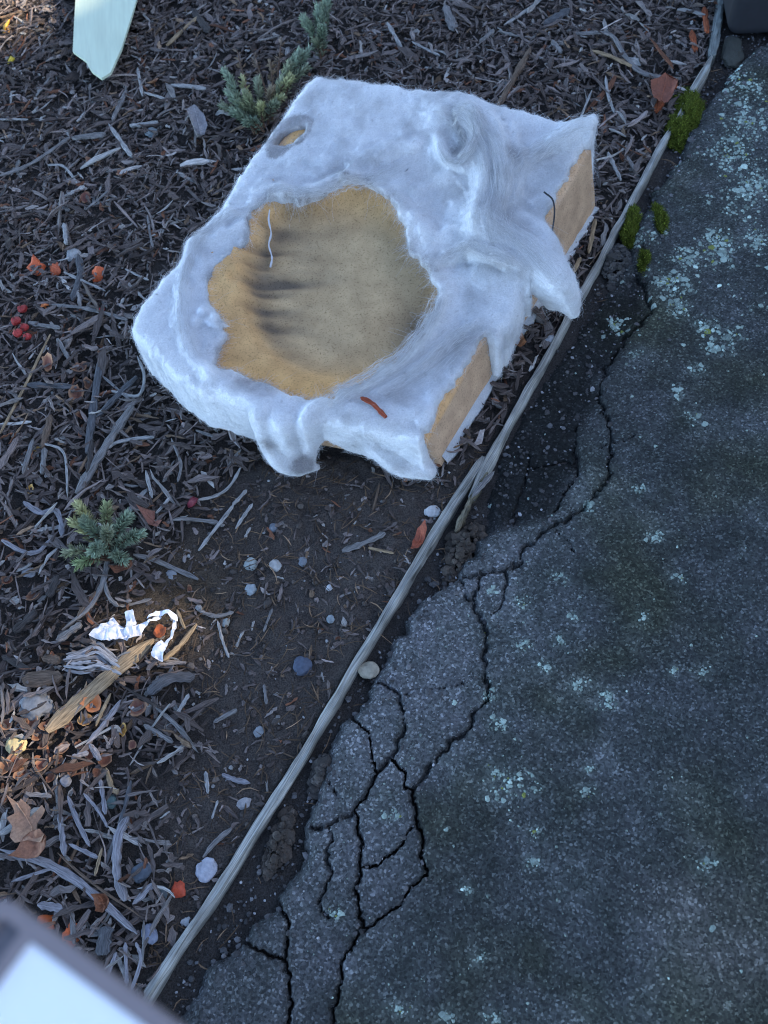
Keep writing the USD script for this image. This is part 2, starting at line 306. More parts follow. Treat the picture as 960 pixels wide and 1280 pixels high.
c = c * (1 - 0.45 * halo) + np.array([0.15, 0.18, 0.16]) * 0.45 * halo
lowpx = np.clip((P[:, 1] - 1040) / 150, 0, 1)[:, None] * (~slab)[:, None]
c = c * (1 - 0.45 * lowpx)                                     # broken pieces darker towards the near end
c = c * (1 - 0.74 * np.clip(er_in, 0, 1))[:, None]
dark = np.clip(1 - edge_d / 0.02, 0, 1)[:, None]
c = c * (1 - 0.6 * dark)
c = c * (1 - 0.5 * np.exp(-(d / (half * 1.2 + 1e-5)) ** 2))[:, None]
ASPHALT_TREE, ASPHALT_Z = cKDTree(G[inside]), z[inside]
def asphalt_z(P):
    dd, k = ASPHALT_TREE.query(np.asarray(P)[..., :2])
    return np.where(dd < 0.01, ASPHALT_Z[k], soil_z(P))
asphalt = tag(UsdGeom.Xform.Define(stage, '/World/asphalt').GetPrim(), kind='structure')
fo = owner[F]; ok = inside[F].all(1) & (fo == fo[:, :1]).all(1)
for k in sorted(big, key=lambda k: -cnt[k]):
    f = F[ok & (fo[:, 0] == k)]
    if len(f) < 60: continue
    u, inv = np.unique(f, return_inverse=True)
    obj('asphalt_piece', (np.c_[G[u], z[u]], inv.reshape(-1, 3)), M_ASPH, asphalt, color=c[u], smooth=True)
# the same paving outside the view
far = AS.union(shapely.box(2.0, -20, 22, 20)).difference(shapely.Polygon(poly_at([(-30, -60), (1000, -60), (1000, 1325), (-30, 1325)])[:, :2]))
fm = [trimesh.creation.extrude_polygon(g, 0.03, engine='earcut') for g in getattr(far, 'geoms', [far]) if g.area > 0.01]
fm = trimesh.util.concatenate(fm); fm.apply_translation([0, 0, -0.030])
obj('pavement', fm, M_ASPH, color=(0.066, 0.076, 0.072), kind='structure')

# ------------------------------------------------------------------ wood edging
def lath(p0, p1, width, z0, thick, seed, fray=0.0, tone=(0.30, 0.295, 0.27), bow=0.006, n=260):
    a, b = np.r_[at(*p0)[:2], z0], np.r_[at(*p1)[:2], z0]
    t = np.linspace(0, 1, n); C = a + (b - a) * t[:, None]
    dr = (b - a) / np.linalg.norm(b - a); sd_ = np.array([dr[1], -dr[0], 0])
    q = np.c_[t * 6, np.full(n, seed * 1.7), np.zeros(n)]
    C = C + sd_ * (bow * (fbm(q, 3, seed) - 0.5) * 2)[:, None]; C[:, 2] += 0.008 * (fbm(q * 1.5, 2, seed + 1) - 0.5)
    wd = width * (0.78 + 0.44 * fbm(q * 2.5, 3, seed + 2)) * np.clip(0.35 + np.minimum(t, 1 - t) * (1 / max(fray, 0.01)), 0, 1)
    sec = np.array([(-0.5, -1), (-0.52, -0.25), (-0.47, -0.04), (-0.34, 0.0), (0.0, 0.0), (0.33, 0.0), (0.46, -0.05), (0.52, -0.25), (0.5, -1)])
    m = len(sec); V = []
    for j, (x, y) in enumerate(sec):
        jit = 0.0048 * (fbm(np.c_[t * 16, np.full(n, j * 3.1 + seed), np.zeros(n)], 3, seed + 5) - 0.5) * 2
        V.append(C + sd_ * (x * wd + jit)[:, None] + np.array([0, 0, 1]) * (y * thick + jit * 0.9)[:, None])
    V = np.stack(V, 1).reshape(-1, 3)
    i = np.arange(n * m).reshape(n, m)
    Fq = np.stack([i[:-1, :-1], i[1:, :-1], i[1:, 1:], i[:-1, 1:]], -1).reshape(-1, 4)
    F = np.vstack([Fq[:, [0, 2, 1]], Fq[:, [0, 3, 2]]])
    caps = [(i[0, 0], i[0, k], i[0, k + 1]) for k in range(1, m - 1)] + [(i[-1, 0], i[-1, k + 1], i[-1, k]) for k in range(1, m - 1)]
    F = np.vstack([F, caps])
    L = np.linalg.norm(b - a)
    uv = np.stack([np.repeat(t * L, m), np.tile(np.arange(m) * 0.006, n) + seed], -1)
    k = 0.10 + 1.1 * fbm(np.c_[V[:, :2] * 34, V[:, 2:] * 60], 5, seed) + 0.5 * fbm(np.c_[np.repeat(t * 22, m), np.tile(np.arange(m) * 1.7, n), np.zeros(n * m)], 3, seed)
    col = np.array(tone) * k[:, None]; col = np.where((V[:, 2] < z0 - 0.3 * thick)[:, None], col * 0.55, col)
    return V, F, col, uv
def lath_obj(label, *a, **k):
    V, F, col, uv = lath(*a, **k)
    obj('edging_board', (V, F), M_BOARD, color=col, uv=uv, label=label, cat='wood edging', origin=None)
lath_obj('long weathered grey wood edging strip rising from the lower left to below the cushion', (60, 1450), (604, 572), 0.0128, 0.004, 0.03, 3, fray=0.02)
lath_obj('weathered grey wood edging strip running past the cushion up to the large moss clump', (585, 622), (888, 72), 0.0122, 0.006, 0.05, 8, fray=0.04, bow=0.010)
lath_obj('short wood edging strip in the upper right corner beside the dark block', (889, 72), (925, -130), 0.016, 0.008, 0.05, 15, fray=0.01, tone=(0.17, 0.185, 0.175))
lath_obj('thin dark splinter alongside the joint of the two edging strips', (570, 664), (606, 592), 0.006, 0.004, 0.03, 21, fray=0.12, tone=(0.16, 0.14, 0.10), n=24)

# ------------------------------------------------------------------ chips of wood, many at once
def chips(C, D, L, W, T, bend, col, seed, S=6, tilt=None, rag=0.3):
    """C centres (n,3), D unit directions (n,3), lengths, widths, thicknesses, bends -> vertices (n,S*4,3), faces of one, colours, uv"""
    r = np.random.default_rng(seed); n = len(C)
    up = np.array([0, 0, 1.0]) + 0.35 * r.normal(size=(n, 3)) * (1 if tilt is None else tilt)
    sdv = np.cross(up, D); sdv /= np.linalg.norm(sdv, axis=1, keepdims=True); nv = np.cross(D, sdv)
    t = np.linspace(-0.5, 0.5, S)
    e0, e1 = r.uniform(-0.1, 0.6, (2, n, 1))
    prof = np.minimum(1, np.minimum(e0 + (t + 0.5) * 4, e1 + (0.5 - t) * 4)) * (1 + rag * r.normal(size=(n, S)).clip(-1.5, 1.5))
    prof = np.clip(prof, 0.10, 1.5)
    lat = bend[:, None] * (4 * t ** 2 - 0.4) * L[:, None] * 0.5 + r.normal(size=(n, S)) * W[:, None] * 0.10
    ver = (4 * t ** 2 - 0.4) * (L * r.normal(size=n) * 0.05)[:, None] + r.normal(size=(n, S)) * T[:, None] * 0.15
    ctr = C[:, None] + D[:, None] * (t * L[:, None])[..., None] + sdv[:, None] * lat[..., None] + nv[:, None] * ver[..., None]
    V = []
    for sx, sz in ((-1, -1), (1, -1), (1, 1), (-1, 1)):
        j = r.uniform(0.7, 1.15, (n, S)); jz = r.uniform(0.5, 1.3, (n, S))
        V.append(ctr + sdv[:, None] * (sx * 0.5 * W[:, None] * prof * j)[..., None] + nv[:, None] * (sz * 0.5 * T[:, None] * np.sqrt(prof) * jz)[..., None])
    V = np.stack(V, 2).reshape(n, S * 4, 3)
    f = []
    for s in range(S - 1):
        for k in range(4):
            a, b = s * 4 + k, s * 4 + (k + 1) % 4
            f += [(a, b, b + 4), (a, b + 4, a + 4)]
    e = (S - 1) * 4
    f += [(0, 2, 1), (0, 3, 2), (e, e + 1, e + 2), (e, e + 2, e + 3)]
    col = np.repeat((col * r.uniform(0.9, 1.1, (n, 1)))[:, None], S * 4, 1)
    u = np.repeat(t[None] * L[:, None], 4).reshape(n, S * 4) + r.uniform(0, 50, (n, 1))
    v = np.tile(np.array([-0.5, 0.5, 0.5, -0.5]), S)[None] * W[:, None] + r.uniform(0, 50, (n, 1))
    return V, np.array(f), col, np.stack([u, v], -1)
def merge(V, f, c, uv):
    n, m = V.shape[:2]
    return V.reshape(-1, 3), (f[None] + (np.arange(n) * m)[:, None, None]).reshape(-1, 3), c.reshape(-1, 3), uv.reshape(-1, 2)
def tones(n, r, light=1.0):
    """weathered mulch: mostly dark brown to charcoal, some silver grey, a few reddish or tan"""
    pick = r.random(n)
    base = np.empty((n, 3))
    sets = [(0.50, (0.082, 0.064, 0.057)), (0.78, (0.14, 0.112, 0.102)), (0.88, (0.18, 0.155, 0.143)), (0.935, (0.25, 0.235, 0.22)), (0.965, (0.13, 0.058, 0.034)), (1.01, (0.15, 0.10, 0.065))]
    lo = 0
    for hi, cc in sets:
        m = (pick >= lo) & (pick < hi); base[m] = cc; lo = hi
    return base * r.lognormal(0, 0.25, (n, 1)) * light
# the cushion's outline on the ground, so that no chip pokes through it
CUSH = shapely.Polygon(poly_at([(395, 165), (742, 262), (552, 585), (420, 575), (330, 555), (255, 480), (190, 440)])[:, :2]).buffer(-0.01)
def scatter(n, r):
    P = np.c_[r.uniform(-1.2, 1.2, n), r.uniform(-0.4, 2.85, n)]
    q = pix(np.c_[P, np.zeros(n)])
    ok = (side(P) < -0.012) & (q[:, 0] > -170) & (q[:, 0] < 1060) & (q[:, 1] > -200) & (q[:, 1] < 1480)
    ok &= ~shapely.contains_xy(CUSH, P[:, 0], P[:, 1])
    return P[ok]
def layer(n, lr, wr, tr, zlift, seed, dirt_keep, tilt=0.16, light=1.0):
    r = np.random.default_rng(seed)
    P = scatter(n, r); dirt = in_dirt(P, 0.045)
    P = P[~dirt | (r.random(len(P)) < dirt_keep)]; n = len(P)
    dirt = in_dirt(P, 0.045)
    L = r.uniform(*lr, n) * r.lognormal(0, 0.25, n); W = r.uniform(*wr, n) * r.lognormal(0, 0.25, n); T = np.minimum(r.uniform(*tr, n), W)
    L = np.where(dirt, L * 0.75, L)
    a = r.uniform(0, 2 * np.pi, n); up = r.normal(0, tilt, n) * np.where(dirt, 0.3, 1)
    D = np.stack([np.cos(a) * np.cos(up), np.sin(a) * np.cos(up), np.sin(up)], -1)
    z = soil_z(P) + np.where(dirt, 0.003, r.uniform(*zlift, n)) + 0.25 * L * np.abs(np.sin(up))
    near = np.abs(side(P)) < L * 0.5
    D[near] = D[near] * 0.25 + np.r_[_bd / np.linalg.norm(_bd), 0]; D /= np.linalg.norm(D, axis=1, keepdims=True)
    bend = np.where(r.random(n) < 0.12, r.normal(0, 0.2, n), r.normal(0, 0.05, n))
    return np.c_[P, z], D, L, W, T, bend, tones(n, r, light)
parts = [layer(50000, (0.008, 0.026), (0.0018, 0.006), (0.001, 0.003), (0.000, 0.027), 101, 0.42, 0.3),
         layer(19000, (0.022, 0.050), (0.003, 0.008), (0.0015, 0.004), (0.004, 0.022), 102, 0.035, 0.22),
         layer(3400, (0.040, 0.075), (0.004, 0.011), (0.002, 0.005), (0.010, 0.026), 103, 0.02, 0.13),
         layer(3600, (0.020, 0.050), (0.0015, 0.003), (0.001, 0.002), (0.012, 0.028), 104, 0.16, 0.15, 1.5)]
C, D, L, W, T, B, K = (np.concatenate([p[k] for p in parts]) for k in range(7))
q = pix(C)
inview = (q[:, 0] > 4) & (q[:, 0] < 956) & (q[:, 1] > 4) & (q[:, 1] < 1276)
# ------------------------------------------------------------------ chips that the photograph shows one by one: picture points, width (points), colour, words
SIL, GREY, SLATE, BRN, TAN, RED, DK, LILAC = (0.27, 0.26, 0.25), (0.16, 0.15, 0.145), (0.08, 0.08, 0.085), (0.115, 0.08, 0.058), (0.25, 0.18, 0.11), (0.22, 0.06, 0.025), (0.05, 0.043, 0.04), (0.20, 0.19, 0.205)
NAMED = {id(SIL): 'silvery', id(GREY): 'grey', id(SLATE): 'slate grey', id(BRN): 'brown', id(TAN): 'tan', id(RED): 'rusty red', id(DK): 'dark brown', id(LILAC): 'pale lilac grey'}
HAND = [
    ([(208, 57), (250, 18)], 6, TAN), ([(0, 220), (40, 203), (88, 172)], 6, GREY), ([(90, 173), (132, 167)], 10, GREY), ([(136, 155), (166, 198)], 7, SIL), ([(162, 156), (198, 154)], 8, SIL),
    ([(172, 85), (178, 120)], 5, SIL), ([(180, 115), (208, 124)], 4, SIL), ([(214, 107), (257, 109)], 7, SIL), ([(140, 152), (158, 112)], 7, GREY), ([(0, 149), (35, 149)], 4, SIL), ([(60, 206), (80, 208), (97, 230)], 4, SIL),
    ([(136, 238), (107, 262)], 4, GREY), ([(80, 280), (83, 305)], 8, SIL), ([(184, 268), (187, 290), (192, 312)], 4, GREY), ([(630, 32), (676, 0)], 5, SIL), ([(556, 8), (568, 36)], 15, GREY), ([(664, 56), (642, 98), (622, 136)], 11, BRN),
    ([(717, 40), (760, 44), (780, 70), (805, 90), (852, 95)], 7, GREY), ([(738, 62), (766, 72), (790, 82)], 6, TAN), ([(757, 95), (760, 118), (768, 142)], 5, SIL), ([(724, 152), (740, 112)], 3, SIL), ([(670, 146), (694, 155)], 8, GREY), ([(484, 30), (502, 58)], 6, SIL),
    ([(515, 52), (550, 70)], 4, SIL), ([(600, 52), (617, 38)], 7, GREY), ([(690, 50), (702, 66)], 8, GREY), ([(784, 196), (796, 216)], 6, GREY), ([(760, 190), (776, 226)], 6, SIL), ([(680, 30), (712, 12)], 14, SLATE), ([(742, 196), (750, 236)], 7, DK),
    ([(126, 448), (118, 500), (108, 566)], 12, SLATE), ([(170, 470), (120, 522)], 10, SLATE), ([(166, 508), (130, 560), (95, 616)], 15, GREY), ([(193, 547), (165, 548), (145, 553), (124, 566)], 6, SIL), ([(172, 446), (180, 470), (172, 494), (140, 489)], 5, SIL),
    ([(64, 379), (110, 386), (160, 401)], 6, GREY), ([(35, 402), (76, 411)], 7, GREY), ([(80, 340), (132, 364)], 4, SIL), ([(157, 337), (186, 350)], 4, SIL), ([(0, 542), (38, 468), (63, 418)], 4, TAN), ([(72, 424), (88, 452)], 6, GREY), ([(34, 480), (96, 484)], 9, SLATE),
    ([(90, 375), (100, 342), (98, 318)], 10, SLATE), ([(54, 555), (80, 567), (83, 620)], 4, SIL), ([(248, 627), (280, 612), (302, 588)], 5, SIL), ([(182, 588), (190, 622)], 5, SIL), ([(28, 592), (42, 548)], 8, GREY), ([(56, 560), (52, 592)], 9, GREY), ([(110, 596), (115, 550)], 9, DK),
    ([(214, 548), (226, 580), (222, 602)], 5, GREY), ([(245, 538), (266, 545)], 5, GREY), ([(128, 470), (163, 500)], 4, GREY), ([(248, 688), (276, 652), (292, 632)], 6, SIL), ([(294, 660), (316, 630)], 5, SIL), ([(291, 632), (308, 612)], 6, SIL), ([(219, 655), (244, 648), (273, 651)], 7, GREY), ([(195, 641), (213, 622)], 5, SIL),
    ([(170, 698), (210, 706), (246, 721)], 7, GREY), ([(137, 692), (128, 730), (112, 758), (76, 786)], 8, GREY), ([(130, 724), (136, 746), (148, 758)], 6, GREY), ([(150, 760), (189, 747)], 5, GREY), ([(250, 764), (270, 770), (292, 765)], 6, GREY), ([(272, 776), (278, 800), (286, 822)], 5, SIL), ([(60, 915), (120, 860), (190, 796)], 23, TAN),
    ([(207, 829), (224, 806), (245, 778)], 8, TAN), ([(221, 762), (231, 786)], 5, TAN), ([(186, 869), (210, 850), (240, 842)], 19, SLATE), ([(28, 850), (78, 846)], 25, BRN), ([(52, 822), (76, 826)], 14, BRN), ([(30, 628), (50, 640), (68, 637), (76, 652), (78, 672)], 9, LILAC), ([(4, 677), (30, 690), (48, 688), (62, 674)], 7, LILAC),
    ([(108, 932), (130, 905), (151, 875)], 8, LILAC), ([(120, 908), (138, 866)], 5, TAN), ([(194, 884), (222, 908), (246, 939)], 7, GREY), ([(180, 906), (216, 928)], 7, GREY), ([(222, 892), (236, 867)], 6, SIL), ([(267, 903), (296, 887)], 7, GREY), ([(330, 856), (333, 880)], 5, GREY), ([(278, 968), (292, 974), (313, 979)], 8, LILAC),
    ([(112, 930), (125, 950)], 10, LILAC), ([(162, 1016), (148, 1045), (146, 1090), (156, 1126)], 15, LILAC), ([(163, 975), (150, 1030), (132, 1082)], 7, SLATE), ([(125, 973), (132, 1018)], 7, LILAC), ([(85, 995), (98, 1030), (112, 1058)], 8, LILAC), ([(75, 1018), (80, 1070)], 10, LILAC), ([(105, 992), (122, 1012), (134, 1034)], 5, LILAC), ([(165, 1130), (194, 1104)], 9, LILAC),
    ([(0, 1062), (60, 1080), (110, 1112), (172, 1168)], 14, LILAC), ([(72, 1066), (110, 1100), (176, 1146)], 4, BRN), ([(14, 1102), (72, 1083)], 6, LILAC), ([(48, 1131), (78, 1136)], 13, LILAC), ([(90, 1140), (92, 1180)], 8, GREY), ([(132, 1158), (128, 1194)], 26, SLATE), ([(134, 1220), (146, 1190)], 6, LILAC), ([(170, 1178), (176, 1200), (164, 1238)], 6, LILAC), ([(157, 1178), (158, 1232)], 6, LILAC),
    ([(180, 1150), (178, 1206)], 4, GREY), ([(254, 1072), (270, 1052), (289, 1035)], 7, GREY), ([(257, 964), (260, 992)], 6, SIL), ([(272, 1000), (265, 1024)], 4, SIL), ([(427, 687), (452, 680), (482, 668)], 9, GREY), ([(474, 604), (466, 640)], 4, BRN), ([(330, 790), (340, 760)], 4, GREY), ([(460, 684), (492, 692)], 4, TAN), ([(95, 935), (142, 906)], 4, SIL),
    ([(90, 948), (110, 940)], 9, LILAC), ([(50, 1010), (0, 1042)], 12, SIL), ([(133, 960), (140, 985), (148, 990)], 9, TAN), ([(86, 1055), (122, 1072)], 6, LILAC), ([(118, 1095), (128, 1060)], 5, TAN), ([(880, 10), (884, 40)], 9, RED), ([(864, 40), (870, 62)], 9, RED), ([(836, 100), (820, 140)], 14, RED), ([(822, 118), (846, 106)], 10, RED), ([(618, 588), (590, 622)], 8, GREY),
    ([(730, 262), (718, 300)], 9, RED), ([(744, 275), (736, 316)], 7, TAN), ([(712, 348), (726, 322)], 7, TAN), ([(240, 10), (262, 42)], 12, DK), ([(410, 195), (404, 160)], 6, GREY), ([(18, 790), (46, 762)], 12, DK), ([(2, 820), (38, 838)], 9, DK), ([(60, 745), (74, 720)], 16, DK), ([(52, 560), (64, 520)], 10, BRN), ([(102, 780), (70, 800)], 12, GREY), ([(120, 740), (96, 772)], 9, BRN)]
CUSHION_CLIP = CUSH.buffer(0.012)
LANDMARKS = [('the torn batting tail', (375, 575)), ("the cushion's left corner", (165, 405)), ("the cushion's back corner", (380, 100)), ("the cushion's right corner", (745, 170)),
    ('the small green plant', (125, 660)), ('the white paper scraps', (185, 785)), ('the tan split stake', (125, 855)), ('the big grey stone', (45, 882)), ('the lobed brown leaf', (38, 1030)), ('the framed white panel', (60, 1190)), ('the pale board end', (125, 80)),
    ('the larger spruce sprig', (310, 120)), ('the upper spruce sprig', (395, 20)), ('the large moss clump', (860, 135)), ('the red berry cluster', (25, 402)), ('the largest orange toadstool', (46, 334)), ('the faceted whitish pebble', (258, 1088)),
    ('the rounded white pebble', (540, 638)), ('the edging strip joint', (600, 585)), ('the grey curled leaf', (248, 160)), ("the photo's top middle", (560, 10)), ('the yellowish sunlit stone', (20, 930)), ('the dark navy block', (930, 20)), ("the left margin's middle", (8, 560)), ('the long arched twig', (790, 80)), ('the flat red disc', (222, 1111)), ("the photo's top left corner", (0, 0))]
pending = {}                                     # words -> [(prim, picture point)] of alike things that get a label telling each one apart
def alike(prim, words, px): pending.setdefault(words, []).append((prim, np.asarray(px, float)))
def ordinal(k): return {1: 'nearest', 2: 'second nearest', 3: 'third nearest'}.get(k, f'{k}th nearest')
def label_alike():
    lm = np.array([p for _, p in LANDMARKS], float)
    for words, items in pending.items():
        P = np.array([p for _, p in items])
        dd = np.linalg.norm(P[:, None] - lm[None], axis=2); rank = dd.argsort(0).argsort(0) + 1
        for i, (prim, _) in enumerate(items):
            k = np.lexsort((dd[i], rank[i]))[0]
            prim.SetCustomDataByKey('label', f'{words}, {ordinal(int(rank[i, k]))} to {LANDMARKS[k][0]}')

def stick(pts, wpx, col, seed, lift=0.012, thick=None):
    r = np.random.default_rng(seed)
    base = poly_at(pts); n = 4 + 3 * len(pts)
    P = spline(base, n); d = in_dirt(P[:, :2], 0.0); P[:, :2] += r.normal(0, 0.0007, (n, 2))
    zz = np.where(d, soil_z(P[:, :2]) + 0.004, soil_z(P[:, :2]) + lift + 0.010)
    P[:, 2] = ndimage.gaussian_filter1d(zz, 2, mode='nearest') + 0.003
    sh = at(*pix(P).T, P[:, 2]); P = np.where(np.isfinite(sh), sh, P)
    shift = poly_at(pts, float(P[:, 2].mean())); P[:, :2] = spline(shift, n)[:, :2]
    w = 0.76 * wpx * mpp(P[n // 2]); th = thick or min(w * 0.55, 0.007)
    tng = np.gradient(P, axis=0); tng /= np.linalg.norm(tng, axis=1, keepdims=True)
    s = np.cross([0, 0, 1.0], tng); s /= np.linalg.norm(s, axis=1, keepdims=True); nv = np.cross(tng, s)
    t = np.linspace(0, 1, n); e0, e1 = r.uniform(0.08, 0.6, 2)
    prof = np.minimum(1, np.minimum(e0 + t * 7, e1 + (1 - t) * 7)) * (1 + 0.17 * r.normal(size=n).clip(-1.5, 1.5))
    sec = np.array([(-0.5, -0.4), (0.5, -0.5), (0.52, 0.2), (0.18, 0.5), (-0.22, 0.38), (-0.5, 0.1)]); m = len(sec)
    V = np.stack([P + s * (x * w * prof * r.uniform(0.85, 1.1, n))[:, None] + nv * (y * th * r.uniform(0.8, 1.2, n))[:, None] for x, y in sec], 1).reshape(-1, 3)
    i = np.arange(n * m).reshape(n, m); j = np.roll(i, -1, 1)
    F = np.vstack([np.stack([i[:-1], j[:-1], j[1:]], -1).reshape(-1, 3), np.stack([i[:-1], j[1:], i[1:]], -1).reshape(-1, 3)])
    F = np.vstack([F, [(i[0, 0], i[0, k + 1], i[0, k]) for k in range(1, m - 1)], [(i[-1, 0], i[-1, k], i[-1, k + 1]) for k in range(1, m - 1)]])
    Lc = np.r_[0, np.cumsum(np.linalg.norm(np.diff(P, axis=0), axis=1))]
    uv = np.stack([np.repeat(Lc, m) + seed, np.tile(sec[:, 0] * w, n) + seed * 0.37], -1)
    c = np.array(col) * (0.85 + 0.3 * r.random((n * m, 1)))
    return V, F, c, uv, Lc[-1], w
hand_pts = []
for k, (pts, wpx, col) in enumerate(HAND):
    V, F_, c_, uv, ln, wd = stick(pts, wpx, col, 500 + k)
    bent = len(pts) > 2 and abs(np.linalg.det([np.subtract(pts[1], pts[0]), np.subtract(pts[-1], pts[0])])) > 0.12 * np.linalg.norm(np.subtract(pts[-1], pts[0])) ** 2
    shape = 'long' if ln > 0.075 else 'short' if ln < 0.035 else 'medium'
    if k == 62: words, name = None, 'wood_stake'
    else: words, name = f"{shape} {'curved ' if bent else ''}{NAMED[id(col)]} {'sliver' if wd < 0.0065 else 'wood chip'}", 'wood_sliver' if wd < 0.0065 else 'wood_chip'
    if name == 'wood_stake':
        pr = obj(name, (V, F_), M_WOOD, color=c_, uv=uv, cat='wood stake', label='broad tan split stake with blunt end lying beside the white paper scraps')
    else:
        pr = obj(name, (V, F_), M_WOOD, color=c_, uv=uv, cat='wood chip', group='single wood chips on the mulch bed'); alike(pr, words, np.mean(pts, 0))
    hand_pts.append(resample(np.array(pts, float), 6))
hand_pts = np.vstack(hand_pts)
# the biggest of the scattered ones as things of their own
hd, _ = cKDTree(hand_pts).query(q)
lum = K.mean(1)
score = L * W / np.array([mpp(c) for c in C]) ** 2 * (0.6 + 2 * np.clip(C[:, 2] + 0.005, 0, 0.03) / 0.03) * (0.6 + np.clip(lum / 0.2, 0, 1))
cand = np.argsort(-np.where(inview & (hd > 9), score, 0))
N_SINGLE = 300 - len(HAND)
single = cand[:N_SINGLE]
C[single, 2] += 0.004
V, f, cc, uv = chips(C, D, L, W, T, B, K, 77)
is_single = np.zeros(len(C), bool); is_single[single] = True
rest = ~is_single & (hd > 2.5)
obj('mulch', *[(lambda m: ((m[0], m[1]),))(merge(V[rest], f, cc[rest], uv[rest]))[0:1][0]], M_WOOD, color=cc[rest].reshape(-1, 3), uv=uv[rest].reshape(-1, 2), kind='stuff', cat='mulch', label='dark shredded bark mulch covering the planting bed')
def hue(c):
    if c[0] > 1.7 * c[2]: return 'rusty red' if c[1] < 0.55 * c[0] else 'tan'
    m = c.mean(); return 'blackish' if m < 0.042 else 'dark brown' if m < 0.075 else 'grey brown' if m < 0.13 else 'grey' if m < 0.22 else 'silvery'
for k in single:
    bent = abs(B[k]) > 0.25
    shape = 'long' if L[k] > 0.075 else 'short' if L[k] < 0.045 else 'medium'
    pr = obj('wood_chip', (V[k], f), M_WOOD, color=cc[k], uv=uv[k], cat='wood chip', group='single wood chips on the mulch bed')
    alike(pr, f"{'broad' if W[k] > 0.010 else 'narrow'} {shape} {'curved ' if bent else ''}{hue(K[k])} wood chip", q[k])

# ------------------------------------------------------------------ crumbs, needles, gravel on the bare soil
ICO = trimesh.creation.icosphere(subdivisions=1); ICO0 = trimesh.creation.icosahedron()
def lumps(P, R, col, seed, base=ICO0, squash=0.7):
    r = np.random.default_rng(seed); n = len(P); b = np.array(base.vertices)
    sc = R[:, None] * r.uniform(0.65, 1.3, (n, 3)) * np.array([1, 1, squash])
    a = r.uniform(0, 6.28, n); rot = np.stack([np.stack([np.cos(a), -np.sin(a)], -1), np.stack([np.sin(a), np.cos(a)], -1)], 1)
    V = (b[None] * (1 + 0.16 * r.normal(size=(n, len(b), 1)))) * sc[:, None]
    V[..., :2] = np.einsum('nij,nkj->nki', rot, V[..., :2])
    V = V + P[:, None]
    return V.reshape(-1, 3), (np.array(base.faces)[None] + (np.arange(n) * len(b))[:, None, None]).reshape(-1, 3), np.repeat(col, len(b), 0)
r = np.random.default_rng(31)
P = scatter(70000, r); dm = in_dirt(P, 0.05); P = P[dm | (r.random(len(P)) < 0.12)]
R = r.lognormal(-6.45, 0.5, len(P)); tone = r.random(len(P))
col = np.where(tone[:, None] < 0.66, (0.050, 0.041, 0.036), np.where(tone[:, None] < 0.93, (0.10, 0.082, 0.07), (0.24, 0.235, 0.23))) * r.lognormal(0, 0.3, (len(P), 1))
V, F_, c_ = lumps(np.c_[P, soil_z(P) + R * 0.3], R, col, 32)
obj('soil_crumb', (V, F_), M_CRUMB, color=c_, kind='stuff', cat='soil crumbs', label='small dark soil crumbs and grit over the bare patch of the bed')
P = r.uniform(0, 1, (52000, 1)) * 0 + np.c_[r.uniform(-0.5, 1.1, 52000), r.uniform(-0.1, 2.1, 52000)]
s = side(P); a_in = shapely.contains_xy(AS.buffer(0.01), P[:, 0], P[:, 1])
er_p = shapely.contains_xy(ERODED, P[:, 0], P[:, 1])
ed = shapely.distance(shapely.points(P), shapely.LineString(edge_w))
crk = cKDTree(cp).query(P)[0]
prob = np.where((s > 0.012) & ~a_in, 0.75, np.where(er_p, 0.55, np.where(a_in, np.maximum(0.62 * np.exp(-ed / 0.03), 0.5 * np.exp(-(crk / 0.005) ** 2)), 0)))
P = P[r.random(len(P)) < prob]
R = r.lognormal(-6.25, 0.45, len(P)); tone = r.random(len(P))
col = np.where(tone[:, None] < 0.7, (0.055, 0.053, 0.054), np.where(tone[:, None] < 0.93, (0.10, 0.10, 0.105), (0.24, 0.24, 0.25))) * r.lognormal(0, 0.3, (len(P), 1))
V, F_, c_ = lumps(np.c_[P, asphalt_z(P) + R * 0.3], R, col, 33)
obj('asphalt_crumb', (V, F_), M_CRUMB, color=c_, kind='stuff', cat='asphalt crumbs', label='loose dark asphalt crumbs along the broken edge of the paving')
n = 4200; P = scatter(n * 6, r); P = P[in_dirt(P, 0.05)][:n]; n = len(P)
P2 = np.c_[r.uniform(-0.45, 0.9, 2500), r.uniform(0, 1.9, 2500)]; s = side(P2); P2 = P2[(s > 0.014) & (s < 0.06) & ~shapely.contains_xy(AS, P2[:, 0], P2[:, 1])][:700]
P = np.vstack([P, P2]); n = len(P)
a = r.uniform(0, 6.28, n); D_ = np.stack([np.cos(a), np.sin(a), r.normal(0, 0.06, n)], -1)
V, f_, c_, uv_ = chips(np.c_[P, soil_z(P) + 0.005], D_, r.uniform(0.012, 0.04, n), r.uniform(0.0008, 0.0018, n), np.full(n, 0.0008), r.normal(0, 0.25, n), np.array([0.10, 0.065, 0.04]) * r.lognormal(0, 0.45, (n, 1)), 41, S=4)
m_ = merge(V, f_, c_, uv_)
obj('dry_needle', m_[:2], M_WOOD, color=m_[2], uv=m_[3], kind='stuff', cat='dry needles', label='thin brown dry needles and fibres strewn over the bare soil')

